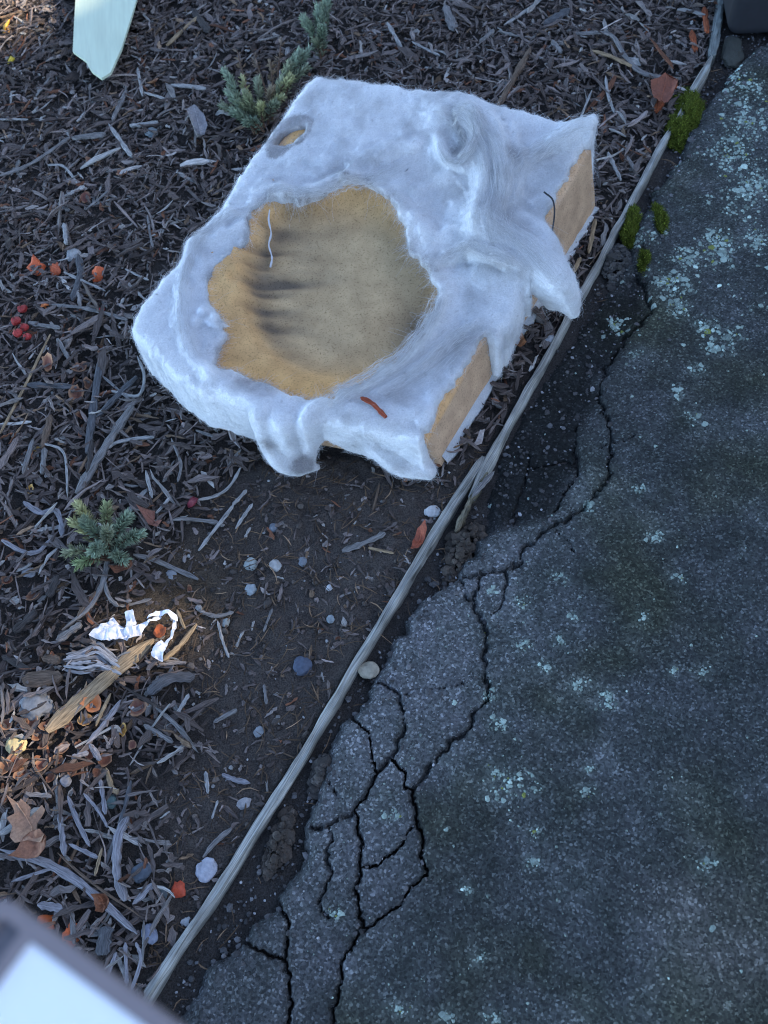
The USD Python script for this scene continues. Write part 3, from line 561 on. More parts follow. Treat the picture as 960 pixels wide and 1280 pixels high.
# ------------------------------------------------------------------ stones
def stone(px, py, rx, ry, col, seed, rot=0.0, h=0.6, zb=None, rough=0.22):
    c0 = at(px, py, 0.0); k = mpp(c0)
    zb = (float(asphalt_z(c0[:2])) if side(c0[:2]) > 0 else float(soil_z(c0[:2])) + (0.0 if in_dirt(c0[None, :2], 0)[0] else 0.014)) if zb is None else zb
    m = trimesh.creation.icosphere(subdivisions=3); v = np.array(m.vertices)
    v *= (1 + 1.0 * (fbm(v * 1.2 + seed * 7.3, 3, seed) - 0.5) + rough * (fbm(v * 3.4 + seed, 4, seed) - 0.5))[:, None]
    v = np.sign(v) * np.abs(v) ** 0.92
    ry_ = ry * 1.1
    v = v * [rx * k, ry_ * k, h * min(rx, ry_) * k]
    v = v @ np.array([[math.cos(rot), math.sin(rot), 0], [-math.sin(rot), math.cos(rot), 0], [0, 0, 1]])
    c0 = at(px, py, zb + 0.3 * h * min(rx, ry) * k); c0[2] = zb + 0.3 * h * min(rx, ry) * k
    tint = 0.68 * np.array(col) * (0.8 + 0.4 * fbm(v * 160 + seed, 3, seed))[:, None]
    return v + c0, m.faces, tint
WHT, BLU, BGE = (0.55, 0.56, 0.57), (0.26, 0.29, 0.32), (0.42, 0.37, 0.28)
STONES = [(540, 639, 9, 7, (0.6, 0.6, 0.6), 'rounded white pebble on bare soil just below the cushion'), (461, 838, 11, 12, BGE, 'beige flat pebble leaning on the asphalt side of the edging strip'), (258, 1088, 13, 12, (0.5, 0.5, 0.56), 'faceted whitish pebble against the lower edging strip'),
    (313, 706, 8, 7, (0.40, 0.44, 0.42), 'greenish white angular pebble, left one of the pale pair below the cushion'), (344, 707, 8, 7, (0.47, 0.46, 0.44), 'cream heart shaped pebble, right one of the pale pair below the cushion'), (314, 737, 7, 6, (0.36, 0.40, 0.42), 'small round pale pebble under the pale pebble pair'),
    (378, 832, 11, 11, (0.10, 0.12, 0.17), 'dark blue grey pebble in the middle of the bare soil'), (45, 882, 21, 15, (0.27, 0.27, 0.28), 'big pale grey stone at left beside the blunt end of the tan stake'), (20, 931, 12, 12, (0.62, 0.50, 0.26), 'round yellowish stone at left edge among the brown fungus cups'),
    (177, 1090, 10, 12, (0.10, 0.12, 0.15), 'dark bluish pebble beside the wide lilac grey chip'), (187, 1169, 9, 10, (0.24, 0.26, 0.34), 'bluish speckled pebble at bottom end of the striped chip'), (305, 1005, 7, 9, (0.38, 0.36, 0.36), 'pale pointed pebble halfway down the left side of the edging strip'),
    (214, 719, 7, 6, (0.30, 0.31, 0.33), 'light grey pebble at right of the small green plant'), (282, 778, 6, 5, (0.28, 0.31, 0.31), 'little pale pebble at right of the white paper scraps'), (412, 735, 4, 4, WHT, 'tiny white pebble near the edging strip, upper of two'), (413, 774, 5, 5, (0.3, 0.34, 0.36), 'tiny pale pebble near the edging strip, lower of two'),
    (342, 660, 6, 5, (0.2, 0.22, 0.25), 'small grey pebble above the pale pebble pair'), (378, 702, 6, 6, (0.22, 0.24, 0.27), 'small grey pebble to the right of the pale pebble pair'), (92, 319, 9, 8, (0.42, 0.42, 0.42), 'light grey angular pebble on the mulch by the orange toadstools'), (190, 166, 8, 7, (0.22, 0.26, 0.28), 'bluish round pebble in the mulch below the pale board end'),
    (688, 424, 6, 5, (0.45, 0.47, 0.5), 'small white pebble in the gap right of the cushion'), (324, 915, 6, 6, (0.26, 0.28, 0.3), 'small pale pebble near the middle of the bare soil'), (203, 1118, 6, 7, (0.12, 0.14, 0.15), 'small dark pebble at left of the red disc'), (232, 1152, 5, 6, WHT, 'white chip of stone beside the lower end of the edging strip'),
    (36, 716, 8, 6, (0.28, 0.28, 0.30), 'grey pebble at the left of the small green plant, lying in mulch'), (137, 1002, 9, 8, (0.09, 0.14, 0.14), 'dark teal pebble among the upright lilac grey slivers'), (82, 976, 7, 6, (0.3, 0.3, 0.33), 'pale pebble just above the dark slate chips by the lobed leaf')]
for k, (px, py, rx, ry, col, lab_) in enumerate(STONES):
    V, F_, c_ = stone(px, py, rx, ry, col, 60 + k, rot=k * 1.3, h=0.6)
    obj('pebble', (V, F_), M_STONE, color=c_, smooth=True, label=lab_, cat='pebble')
for px, py, rx, ry, rot, col, lab_ in [(577, 690, 17, 38, 0.55, (0.052, 0.042, 0.034), 'brown earthy clod in the gap between edging strip and cracked asphalt'), (350, 1056, 14, 42, 0.5, (0.050, 0.040, 0.033), 'long brown clod in the gap at the lower end of the edging strip'),
        (772, 330, 20, 34, 0.4, (0.060, 0.058, 0.056), 'dull grey brown clod in the gap at right of the cushion'), (916, 65, 13, 26, 0.35, (0.075, 0.078, 0.066), 'olive grey stone below the dark block in the upper right corner'), (402, 968, 10, 24, 0.5, (0.05, 0.044, 0.04), 'small brown clod in the gap halfway up the edging strip')]:
    if px == 916: V, F_, c_ = stone(px, py, rx, ry, col, int(px), rot=-rot, h=0.5, zb=-0.018, rough=0.5)
    else:
        j = np.random.default_rng(int(px)); n = 260; c0 = at(px, py, -0.015); k = mpp(c0)
        a = j.uniform(0, 6.28, n); q_ = np.sqrt(j.random(n)) * (0.7 + 0.6 * noise(np.c_[np.cos(a) * 1.5 + px, np.sin(a) * 1.5, a * 0], 3))
        e = np.c_[q_ * np.cos(a) * rx * k, q_ * np.sin(a) * ry * 1.1 * k]
        e = e @ np.array([[math.cos(rot), -math.sin(rot)], [math.sin(rot), math.cos(rot)]])
        hz = 0.016 * np.clip(1 - q_ ** 2, 0, 1) * (0.5 + j.random(n)); R = j.lognormal(-5.6, 0.4, n)
        V, F_, c_ = lumps(np.c_[c0[:2] + e, -0.018 + hz], R, np.array(col) * j.lognormal(0, 0.3, (n, 1)), int(px), base=ICO)
    obj('flat_stone' if px == 916 else 'earth_clod', (V, F_), M_CRUMB, color=c_, smooth=px == 916, label=lab_, cat='stone' if px == 916 else 'earth clod')

# ------------------------------------------------------------------ fungi, berries, leaves
def revolve(prof, n=14):
    prof = np.asarray(prof, float); m = len(prof); a = np.linspace(0, 2 * np.pi, n, endpoint=False)
    V = np.stack([np.outer(np.cos(a), prof[:, 0]), np.outer(np.sin(a), prof[:, 0]), np.tile(prof[:, 1], (n, 1))], -1).reshape(-1, 3)
    i = np.arange(n * m).reshape(n, m); j = np.roll(i, -1, 0)
    F = np.vstack([np.stack([i[:, :-1], j[:, :-1], j[:, 1:]], -1).reshape(-1, 3), np.stack([i[:, :-1], j[:, 1:], i[:, 1:]], -1).reshape(-1, 3)])
    return V, F
def fungus(px, py, rpx, col, rim, seed, words=None, label=None, cup=True, name='fungus_cup', cat='fungus', group=None, lift=0.011):
    r = np.random.default_rng(seed)
    c0 = at(px, py, 0.0); zb = float(soil_z(c0[:2])) + (0.0 if in_dirt(c0[None, :2], 0)[0] else lift)
    c0 = at(px, py, zb + 0.008); c0[2] = zb; k = mpp(c0); R = rpx * k * 0.92
    if cup: prof = [(0.001, 0.55), (0.25, 0.56), (0.6, 0.72), (0.9, 0.97), (1.0, 1.0), (1.03, 0.95), (0.9, 0.75), (0.55, 0.45), (0.22, 0.32), (0.2, 0.2)]
    else: prof = [(0.001, 1.15), (0.3, 1.12), (0.65, 0.98), (0.9, 0.72), (1.0, 0.5), (0.97, 0.40), (0.8, 0.38), (0.3, 0.36), (0.22, 0.3), (0.2, 0.2)]
    V, F_ = revolve(np.array(prof) * [R, R * 0.9], 16)
    V *= (1 + 0.9 * (fbm(np.c_[V[:, :2] / R * 1.5 + seed, V[:, 2:] * 0], 2, seed) - 0.5))[:, None]
    tl = r.normal(0, 0.4, 2); V[:, 2] += V[:, 0] * tl[0] + V[:, 1] * tl[1]
    rr = np.hypot(V[:, 0], V[:, 1]) / R
    c_ = np.array(col) * (1 - np.clip((rr - 0.72) * 5, 0, 1))[:, None] + np.array(rim) * np.clip((rr - 0.72) * 5, 0, 1)[:, None]
    t = thing(name, label, cat, c0, group)
    obj('cap', (V, F_), M_MUSH, t, color=c_, smooth=True)
    S_, SF = revolve(np.array([(0.2, -0.4), (0.17, 0.1), (0.2, 0.35)]) * [R, R * 0.9], 8)
    obj('stem', (S_, SF), M_MUSH, t, color=np.array(rim) * 0.8, smooth=True)
    if words: alike(t, words, (px, py))
    return t
OR, ORR, BR, BRR = (0.50, 0.095, 0.03), (0.42, 0.09, 0.035), (0.13, 0.045, 0.024), (0.25, 0.13, 0.07)
CUPS = [(230, 405, 11), (100, 460, 10), (60, 453, 8), (96, 492, 9), (101, 519, 5), (129, 440, 6), (115, 202, 7), (107, 247, 8), (152, 216, 7), (192, 102, 7), (173, 885, 13), (131, 950, 10), (40, 903, 9), (62, 906, 9), (78, 935, 9), (52, 956, 10), (18, 954, 10),
        (62, 972, 8), (34, 976, 9), (90, 962, 8), (54, 930, 8), (28, 905, 8), (112, 942, 8), (86, 908, 7), (120, 965, 7), (70, 950, 8), (6, 960, 10), (169, 1027, 11), (40, 745, 9), (110, 480, 6), (90, 412, 6), (26, 968, 8), (8, 905, 8), (46, 918, 7), (98, 930, 6), (8, 725, 7), (236, 735, 4), (165, 930, 6)]
CUPS[0] = (115, 202, 6)
CUPS = sorted(set(CUPS))
for k, (px, py, rp) in enumerate(CUPS):
    j = np.random.default_rng(900 + k); f1 = j.lognormal(0, 0.3)
    fungus(px, py, rp, np.array(BR) * f1 * j.uniform(0.9, 1.15, 3), np.array(BRR) * f1, 900 + k, words='small pale rimmed brown fungus cup', group='brown fungus cups in the mulch')
for k, (px, py, rp, c1, c2) in enumerate([(115, 880, 12, (0.42, 0.13, 0.04), (0.4, 0.15, 0.06)), (105, 900, 9, (0.38, 0.19, 0.06), (0.45, 0.25, 0.1)), (152, 912, 8, (0.38, 0.20, 0.05), (0.5, 0.3, 0.1)), (68, 262, 7, (0.45, 0.24, 0.07), (0.5, 0.32, 0.12)), (46, 560, 5, (0.4, 0.22, 0.05), (0.5, 0.3, 0.1)), (36, 612, 6, (0.5, 0.26, 0.05), (0.5, 0.3, 0.1)), (200, 790, 10, (0.42, 0.10, 0.03), (0.40, 0.10, 0.03))]):
    fungus(px, py, rp, c1, c2, 960 + k, words='ochre orange fungus cup', group='ochre fungus cups')
for k, (px, py, rp, c1, lab_) in enumerate([(46, 334, 12, OR, 'largest bright orange toadstool at the left edge of the bed'), (68, 337, 9, ORR, 'lumpy orange toadstool just right of the largest one'), (121, 342, 9, OR, 'lone bright orange toadstool between the largest one and the cushion'), (55, 381, 8, (0.6, 0.16, 0.04), 'orange toadstool under the largest one, above the red berries'),
        (88, 1169, 16, (0.55, 0.11, 0.03), 'orange red toadstool against the corner of the framed white panel'), (56, 1152, 10, (0.5, 0.11, 0.03), 'orange toadstool half hidden behind the framed white panel'), (222, 1111, 12, (0.42, 0.06, 0.025), 'flat red disc on bare soil left of the lower edging strip'),
        (240, 627, 9, (0.16, 0.02, 0.03), 'dark crimson round cap below the left of the cushion'), (8, 33, 9, (0.75, 0.38, 0.06), 'yellow orange toadstool at the very top of the left edge'), (14, 73, 6, (0.62, 0.45, 0.04), 'small yellow cap below the yellow orange toadstool')]):
    fungus(px, py, rp, c1, np.array(c1) * 0.9, 980 + k, label=lab_, cup=False, name='toadstool', cat='toadstool')
for k, (px, py, rp) in enumerate([(28, 386, 7), (20, 401, 7), (30, 409, 7), (22, 416, 7), (34, 421, 6), (127, 387, 4)]):
    c0 = at(px, py, 0.012); kk = mpp(c0); R = rp * kk
    m = trimesh.creation.icosphere(subdivisions=3, radius=R); v = np.array(m.vertices); v = v * (0.82 + 0.5 * (fbm(v / R * 1.3 + k * 3.7, 3, k) - 0.35))[:, None] * [1, 0.85, 0.8]
    zz = float(soil_z(c0[:2])) + 0.018 + R * (0.5 + 0.5 * (k % 2)); c0 = at(px, py, zz)
    t = thing('red_berry', None, 'berry', c0, 'red berries at the left edge')
    obj('berry_skin', (v, m.faces), M_MUSH, t, color=np.array((0.30, 0.028, 0.025)) * (0.8 + 0.1 * k), smooth=True)
    s_, sf = revolve([(0.0005, 0.6 * R), (R * 0.10, 1.0 * R), (R * 0.13, 1.22 * R), (0.0005, 1.2 * R)], 6)
    obj('stalk', (s_, sf), M_MUSH, t, color=(0.08, 0.05, 0.03))
    if k == 5: tag(t, 'lone tiny red berry right of the orange toadstools')
    else: tag(t, 'shiny red berry, ' + ['topmost of', 'leftmost of', 'middle one of', 'lowest left of', 'lowest right of'][k] + ' the cluster at the left edge')
def leaf(outline, z0, col, seed, name, label, curl=0.012, cat='leaf', vein=True):
    P = poly_at(outline, z0); c0 = P.mean(0)
    poly = shapely.Polygon(P[:, :2]).buffer(0)
    if poly.geom_type != 'Polygon': poly = max(poly.geoms, key=lambda g: g.area)
    b = poly.bounds; st = max(b[2] - b[0], b[3] - b[1]) / 26
    X, Y = np.meshgrid(np.arange(b[0], b[2], st), np.arange(b[1], b[3], st)); g = np.c_[X.ravel(), Y.ravel()]
    g = g[shapely.contains_xy(poly.buffer(-st * 0.4), g[:, 0], g[:, 1])]
    ring = resample(np.array(poly.exterior.coords), st * 0.8)[:-1]
    from scipy.spatial import Delaunay
    A = np.vstack([ring, g]); T_ = Delaunay(A).simplices
    cen = A[T_].mean(1); T_ = T_[shapely.contains_xy(poly.buffer(st * 0.1), cen[:, 0], cen[:, 1])]
    rel = A - c0[:2]; R = np.abs(rel).max()
    zz = curl * ((rel ** 2).sum(1) / R ** 2) * 1.2 + curl * 1.2 * (fbm(np.c_[rel / R * 1.8 + seed, rel[:, :1] * 0], 3, seed) - 0.5)
    top = np.c_[A, z0 + zz]; bot = top - [0, 0, 0.0007]
    n = len(A); V = np.vstack([top, bot]); F_ = np.vstack([T_, T_[:, ::-1] + n])
    area = np.cross(top[T_[:, 1]] - top[T_[:, 0]], top[T_[:, 2]] - top[T_[:, 0]])[:, 2]
    T_ = np.where((area < 0)[:, None], T_[:, ::-1], T_); F_ = np.vstack([T_, T_[:, ::-1] + n])
    m = len(ring); i = np.arange(m); j = np.roll(i, -1)
    F_ = np.vstack([F_, np.stack([i, j, j + n], -1), np.stack([i, j + n, i + n], -1)])
    c_ = np.array(col) * (0.7 + 0.6 * fbm(V * 90 + seed, 3, seed))[:, None]
    t = thing(name, label, cat, (c0[0], c0[1], z0))
    obj('blade', (V, F_), M_LEAF, t, color=c_, smooth=True, origin=(c0[0], c0[1], z0))
    if vein:
        u = np.linalg.svd(rel)[2][0]; e = np.array([u * s_ * R * 0.8 for s_ in np.linspace(-1, 1, 9)])
        _, kk = cKDTree(A).query(c0[:2] + e)
        ctr = np.c_[c0[:2] + e, top[kk, 2] + 0.0008] - [c0[0], c0[1], z0]
        s_ = np.array([-u[1], u[0], 0]) * 0.0009
        vv = np.stack([ctr - s_, ctr + s_, ctr + [0, 0, 0.0008]], 1).reshape(-1, 3); q_ = []
        for k in range(8):
            for a_, b_ in ((0, 2), (2, 1)):
                q_ += [(k * 3 + a_, k * 3 + 3 + a_, k * 3 + 3 + b_), (k * 3 + a_, k * 3 + 3 + b_, k * 3 + b_)]
        obj('midrib', (vv, q_), M_LEAF, t, color=np.array(col) * 1.35)
    return t
leaf([(16, 998), (26, 1006), (30, 1000), (40, 1010), (36, 1022), (56, 1008), (60, 1014), (46, 1028), (46, 1040), (62, 1046), (58, 1056), (40, 1052), (24, 1056), (16, 1048), (18, 1034), (12, 1024), (20, 1018)], 0.026, (0.30, 0.165, 0.10), 3, 'lobed_leaf', 'tan brown lobed dead oak leaf at left edge above the brown disc shaped leaf')
leaf([(30, 1048), (40, 1040), (54, 1038), (62, 1048), (60, 1062), (50, 1072), (34, 1074), (16, 1072), (24, 1062)], 0.034, (0.23, 0.10, 0.055), 4, 'round_leaf', 'rounded brown dead leaf overlapping the lobed oak leaf', vein=False)
leaf([(236, 146), (246, 140), (256, 146), (260, 158), (256, 170), (250, 181), (246, 170), (241, 158)], 0.030, (0.21, 0.20, 0.205), 5, 'curled_leaf', 'grey curled pointed dead leaf left of the spruce sprigs', curl=0.02)
leaf([(86, 704), (104, 702), (112, 708), (122, 700), (124, 690), (112, 694), (104, 700), (96, 714)], 0.020, (0.20, 0.085, 0.04), 6, 'brown_leaf', 'rusty brown dead leaf under the lower left of the small green plant')
leaf([(140, 712), (152, 704), (166, 702), (168, 708), (156, 714), (146, 720)], 0.018, (0.17, 0.07, 0.04), 7, 'brown_leaf', 'narrow reddish brown leaf under the lower right of the small green plant')
leaf([(176, 640), (196, 642), (192, 650), (206, 654), (198, 662), (186, 656)], 0.018, (0.20, 0.08, 0.055), 8, 'brown_leaf', 'reddish leaf shred at the right side of the small green plant')
leaf([(514, 694), (516, 676), (522, 662), (532, 656), (534, 664), (528, 680), (522, 694)], 0.008, (0.24, 0.06, 0.03), 9, 'red_leaf', 'rolled red brown leaf against the edging strip below the cushion', curl=0.016)
leaf([(812, 108), (830, 100), (846, 108), (840, 122), (826, 138), (816, 130)], 0.028, (0.17, 0.05, 0.025), 10, 'red_leaf', 'rust red shredded leaf beside the large moss clump', curl=0.018)
leaf([(120, 1120), (134, 1118), (140, 1128), (134, 1142), (122, 1140)], 0.022, (0.20, 0.08, 0.04), 11, 'brown_leaf', 'small reddish brown leaf above the slate chip near the framed white panel')
leaf([(640, 424), (652, 420), (658, 430), (650, 438), (640, 434)], 0.006, (0.24, 0.11, 0.05), 12, 'brown_leaf', 'small curled orange brown leaf by the right side of the cushion', curl=0.01, vein=False)
leaf([(592, 556), (600, 540), (606, 540), (602, 556), (594, 560)], 0.004, (0.34, 0.30, 0.28), 13, 'pale_leaf', 'pale dry leaf scrap between the cushion corner and the edging strip', curl=0.006, vein=False)

# ------------------------------------------------------------------ spruce sprigs
def sprig(shoots, foot, label, name, seed, leaf_len):
    """Each shoot: root and tip (picture points), colour; needles stand all round it."""
    r = np.random.default_rng(seed); c0 = at(*foot); c0[2] = float(soil_z(c0[:2]))
    t = thing(name, label, 'plant', c0)
    for (rx, ry), (tx, ty), hz, col, n in shoots:
        a, b = at(rx, ry, 0.012), at(tx, ty, hz); m_ = (a + b) / 2 + [0, 0, 0.012]
        P = spline([a, m_, b], 12); tng = np.gradient(P, axis=0); tng /= np.linalg.norm(tng, axis=1, keepdims=True)
        s = np.cross(tng, [0.3, 0.2, 1.0]); s /= np.linalg.norm(s, axis=1, keepdims=True); u = np.cross(s, tng)
        th = np.linspace(0, 2 * np.pi, 6, endpoint=False); rad = np.linspace(0.0028, 0.0012, 12)
        V = np.stack([P + (s * math.cos(x) + u * math.sin(x)) * rad[:, None] for x in th], 1).reshape(-1, 3)
        i = np.arange(72).reshape(12, 6); j = np.roll(i, -1, 1)
        F_ = np.vstack([np.stack([i[:-1], j[:-1], j[1:]], -1).reshape(-1, 3), np.stack([i[:-1], j[1:], i[1:]], -1).reshape(-1, 3)])
        obj('stem', (V, F_), M_WOOD, t, color=(0.10, 0.06, 0.04), uv=V[:, :2], smooth=True, origin=c0)
        n = int(n * 1.9); k = np.clip(r.beta(2.4, 1.1, n), 0, 1); kk = k * 10.99; i0 = kk.astype(int); fr = (kk - i0)[:, None]
        base = P[i0] * (1 - fr) + P[i0 + 1] * fr; ang = r.uniform(0, 6.28, n); lean = np.where(k > 0.85, r.uniform(0.6, 1.6, n), r.uniform(0.2, 0.9, n))
        out = s[i0] * np.cos(ang)[:, None] + u[i0] * np.sin(ang)[:, None]
        d = out + tng[i0] * lean[:, None]; d /= np.linalg.norm(d, axis=1, keepdims=True)
        ln = leaf_len * r.uniform(0.7, 1.25, n); sd_ = np.cross(d, tng[i0]); sd_ /= np.linalg.norm(sd_, axis=1, keepdims=True) + 1e-9; nv = np.cross(sd_, d)
        wd = leaf_len * r.uniform(0.10, 0.17, n)[:, None]
        mid = base + d * (ln * 0.5)[:, None] - nv * wd * 0.2
        V = np.stack([base, mid + sd_ * wd, mid - sd_ * wd, mid + nv * wd * 0.6, base + d * ln[:, None]], 1)
        f_ = np.array([(0, 1, 3), (0, 3, 2), (3, 1, 4), (2, 3, 4), (0, 2, 1), (1, 2, 4)])
        c_ = np.array(col) * r.lognormal(0, 0.25, (n, 1)) * (0.75 + 0.5 * k[:, None]); c_ = np.repeat(c_[:, None], 5, 1); c_[:, 4] = c_[:, 4] * 1.5 + 0.02
        obj('foliage', (V.reshape(-1, 3), (f_[None] + (np.arange(n) * 5)[:, None, None]).reshape(-1, 3)), M_GREEN, t, color=c_.reshape(-1, 3), origin=c0)
BG, YG, OLV = (0.13, 0.165, 0.11), (0.24, 0.235, 0.11), (0.14, 0.155, 0.095)
sprig([((140, 690), (106, 652), 0.06, BG, 190), ((138, 690), (118, 688), 0.055, BG, 190), ((142, 690), (160, 645), 0.06, BG, 180), ((142, 692), (175, 668), 0.05, BG, 170), ((136, 688), (98, 632), 0.05, YG, 110), ((138, 684), (134, 632), 0.055, (0.17, 0.185, 0.09), 110), ((134, 694), (92, 652), 0.04, YG, 80), ((134, 696), (84, 690), 0.035, OLV, 80), ((138, 700), (96, 706), 0.03, (0.16, 0.2, 0.1), 100), ((142, 696), (156, 700), 0.03, BG, 110), ((140, 690), (134, 664), 0.065, OLV, 100)],
      (139, 694), 'small low green plant with bluish and yellowish leaf rosettes, alone below the cushion', 'small_plant', 3, 0.014)
sprig([((318, 168), (281, 88), 0.05, BG, 150), ((320, 165), (286, 116), 0.055, BG, 170), ((322, 168), (292, 140), 0.05, BG, 180), ((325, 160), (308, 118), 0.06, (0.15, 0.165, 0.09), 150), ((330, 160), (326, 132), 0.05, YG, 90), ((330, 165), (308, 152), 0.04, BG, 150), ((335, 150), (340, 112), 0.055, (0.15, 0.115, 0.07), 50), ((342, 140), (364, 96), 0.06, YG, 100), ((345, 138), (374, 66), 0.055, BG, 170), ((350, 130), (362, 80), 0.06, OLV, 140), ((346, 140), (338, 78), 0.04, (0.14, 0.10, 0.06), 26), ((322, 165), (302, 96), 0.04, YG, 36), ((322, 165), (296, 62), 0.03, (0.13, 0.09, 0.06), 14), ((346, 136), (352, 50), 0.03, (0.13, 0.09, 0.06), 16), ((340, 140), (318, 70), 0.03, (0.12, 0.085, 0.06), 14), ((350, 130), (384, 84), 0.045, OLV, 110), ((330, 150), (352, 122), 0.045, YG, 70), ((325, 165), (278, 132), 0.035, OLV, 110), ((330, 160), (322, 100), 0.045, OLV, 120), ((335, 155), (344, 130), 0.05, OLV, 120), ((332, 160), (300, 128), 0.05, (0.15, 0.165, 0.09), 120), ((340, 150), (354, 100), 0.05, OLV, 120), ((345, 135), (388, 60), 0.04, BG, 110)],
      (325, 155), 'larger bluish green spruce sprig with yellow tips behind the back corner of the cushion', 'spruce_sprig', 5, 0.014)
sprig([((402, 72), (380, 24), 0.06, BG, 200), ((404, 70), (398, 8), 0.06, BG, 200), ((404, 72), (402, 36), 0.07, BG, 170), ((402, 76), (396, 52), 0.05, OLV, 130), ((404, 70), (410, -8), 0.05, BG, 160)],
      (403, 72), 'upper small bluish spruce sprig near the top of the bed', 'spruce_sprig', 6, 0.015)

# ------------------------------------------------------------------ moss and lichen
def moss(px, py, rx, ry, rot, label, seed):
    c0 = at(px, py, 0.0); k = mpp(c0); c0[2] = -0.012; r = np.random.default_rng(seed)
    m = trimesh.creation.icosphere(subdivisions=4); v = np.array(m.vertices); v = v[:, :]
    nrm = v.copy()
    v = v * (1 + 1.1 * (fbm(v * 1.8 + seed, 3, seed) - 0.5) + 0.4 * (fbm(v * 7 + seed, 3, seed + 1) - 0.5))[:, None] * [rx * k, ry * k * 1.15, 0.024]
    R = np.array([[math.cos(rot), math.sin(rot), 0], [-math.sin(rot), math.cos(rot), 0], [0, 0, 1]]); v = v @ R
    t = thing('moss_clump', label, 'moss', c0)
    g = (0.02 + 0.075 * fbm(v * 60, 3, seed))[:, None] * [0.95, 1.15, 0.16]
    obj('cushion_of_moss', (v, m.faces), M_MOSS, t, color=g, smooth=True)
    n = 2600; i = r.choice(np.nonzero(v[:, 2] > 0)[0], n); b = v[i] + r.normal(0, 0.0012, (n, 3)); d = nrm[i] @ R + [0, 0, 0.4] + r.normal(0, 0.5, (n, 3)); d /= np.linalg.norm(d, axis=1, keepdims=True)
    s = np.cross(d, r.normal(size=(n, 3))); s /= np.linalg.norm(s, axis=1, keepdims=True)
    V = np.stack([b - s * 0.0007, b + s * 0.0007, b + d * r.uniform(0.003, 0.007, n)[:, None]], 1).reshape(-1, 3)
    obj('moss_shoot', (V, np.arange(3 * n).reshape(-1, 3)), M_MOSS, t, color=np.repeat(np.array([0.085, 0.105, 0.016]) * r.lognormal(0, 0.5, (n, 1)), 3, 0), kind='stuff')
moss(862, 132, 17, 34, -0.25, 'large bright green moss clump beside the edging strip at upper right', 1)
moss(848, 162, 13, 22, -0.3, 'smaller moss lump touching the lower end of the large moss clump', 4)
moss(789, 280, 11, 30, -0.35, 'dark green moss strip hugging the edging strip right of the cushion', 2)
moss(806, 326, 7, 16, -0.3, 'lowest small moss patch on the asphalt edge, below the narrow moss strip', 6)
moss(824, 276, 9, 28, -0.2, 'narrow moss strip on the asphalt edge, right of the dark green one', 3)
P = poly_at(spots[:, :2], 0.004)
ok = shapely.contains_xy(AS.buffer(-0.006), P[:, 0], P[:, 1]); P, R = P[ok], spots[ok, 2]
R = np.minimum(R, 6) * np.array([mpp(p) for p in P]) * 0.95
K9 = 12; a = np.linspace(0, 2 * np.pi, K9, endpoint=False)
rr = R[:, None] * (0.35 + r.lognormal(-0.45, 0.5, (len(P), K9))).clip(0.25, 1.8); rr = 0.65 * rr + 0.35 * np.roll(rr, 1, 1)
ring = np.stack([P[:, None, 0] + rr * np.cos(a), P[:, None, 1] + rr * np.sin(a)], -1)
inner = P[:, None, :2] + (ring - P[:, None, :2]) * 0.55
zr, zi, zc = asphalt_z(ring) - 0.0004, asphalt_z(inner) + 0.0016, asphalt_z(P[:, :2]) + 0.0020
V = np.concatenate([np.concatenate([ring, zr[..., None]], -1), np.concatenate([inner, zi[..., None]], -1), np.c_[P[:, :2], zc][:, None]], 1)
f_ = []
for k in range(K9):
    l_ = (k + 1) % K9; f_ += [(k, l_, K9 + l_), (k, K9 + l_, K9 + k), (K9 + k, K9 + l_, 2 * K9)]
nn = 2 * K9 + 1; F_ = (np.array(f_)[None] + (np.arange(len(P)) * nn)[:, None, None]).reshape(-1, 3)
lc = np.array([0.25, 0.31, 0.275]) * r.lognormal(0, 0.28, (len(P), 1)); yel = r.random(len(P)) < 0.04; lc[yel] = (0.18, 0.20, 0.06)
obj('lichen', (V.reshape(-1, 3), F_), M_LICHEN, color=np.repeat(lc, nn, 0), smooth=True, kind='stuff', cat='lichen', label='pale greenish lichen flakes dotted over the asphalt, thickest at upper right')

# ------------------------------------------------------------------ the cushion: yellow foam block in torn white batting
HB = dict(A=0.165, B=0.195, C=0.100, D=0.112)
TOP = np.array([at(392, 108, HB['A']), at(740, 176, HB['B']), at(532, 545, HB['C']), at(123, 465, HB['D'])])
BOT = TOP.copy(); BOT[:, 2] = 0.0
BOT[:, :2] += (BOT[:, :2] - BOT[:, :2].mean(0)) * 0.02
BOT[1, :2] = at(744, 264, 0.0)[:2]; BOT[2, :2] = at(552, 584, 0.0)[:2]
ca = thing('foam_cushion', 'yellow foam cushion in torn white batting with large round hole, on the mulch', 'cushion', (*BOT.mean(0)[:2], 0.0))
CO = np.array([*BOT.mean(0)[:2], 0.0])
CH0, CH1 = at(166, 404, 0.112)[:2], at(252, 492, 0.108)[:2]            # the cut-off left corner
CHN = np.array([-(CH1 - CH0)[1], (CH1 - CH0)[0]]); CHN /= np.linalg.norm(CHN)
if CHN @ (TOP[:, :2].mean(0) - CH0) > 0: CHN = -CHN
def blunt(P, off=0.0):
    o = np.maximum(0, (P[..., :2] - CH0) @ CHN - off); P = P.copy(); P[..., :2] -= o[..., None] * CHN; return P
def bil(Q, u, v): return ((1 - u) * (1 - v))[..., None] * Q[0] + (u * (1 - v))[..., None] * Q[1] + (u * v)[..., None] * Q[2] + ((1 - u) * v)[..., None] * Q[3]
_h = np.linalg.lstsq(np.c_[TOP[:, 0] * TOP[:, 1], TOP[:, :2], np.ones(4)], TOP[:, 2], rcond=None)[0]
def top_z(x, y): return _h[0] * x * y + _h[1] * x + _h[2] * y + _h[3]
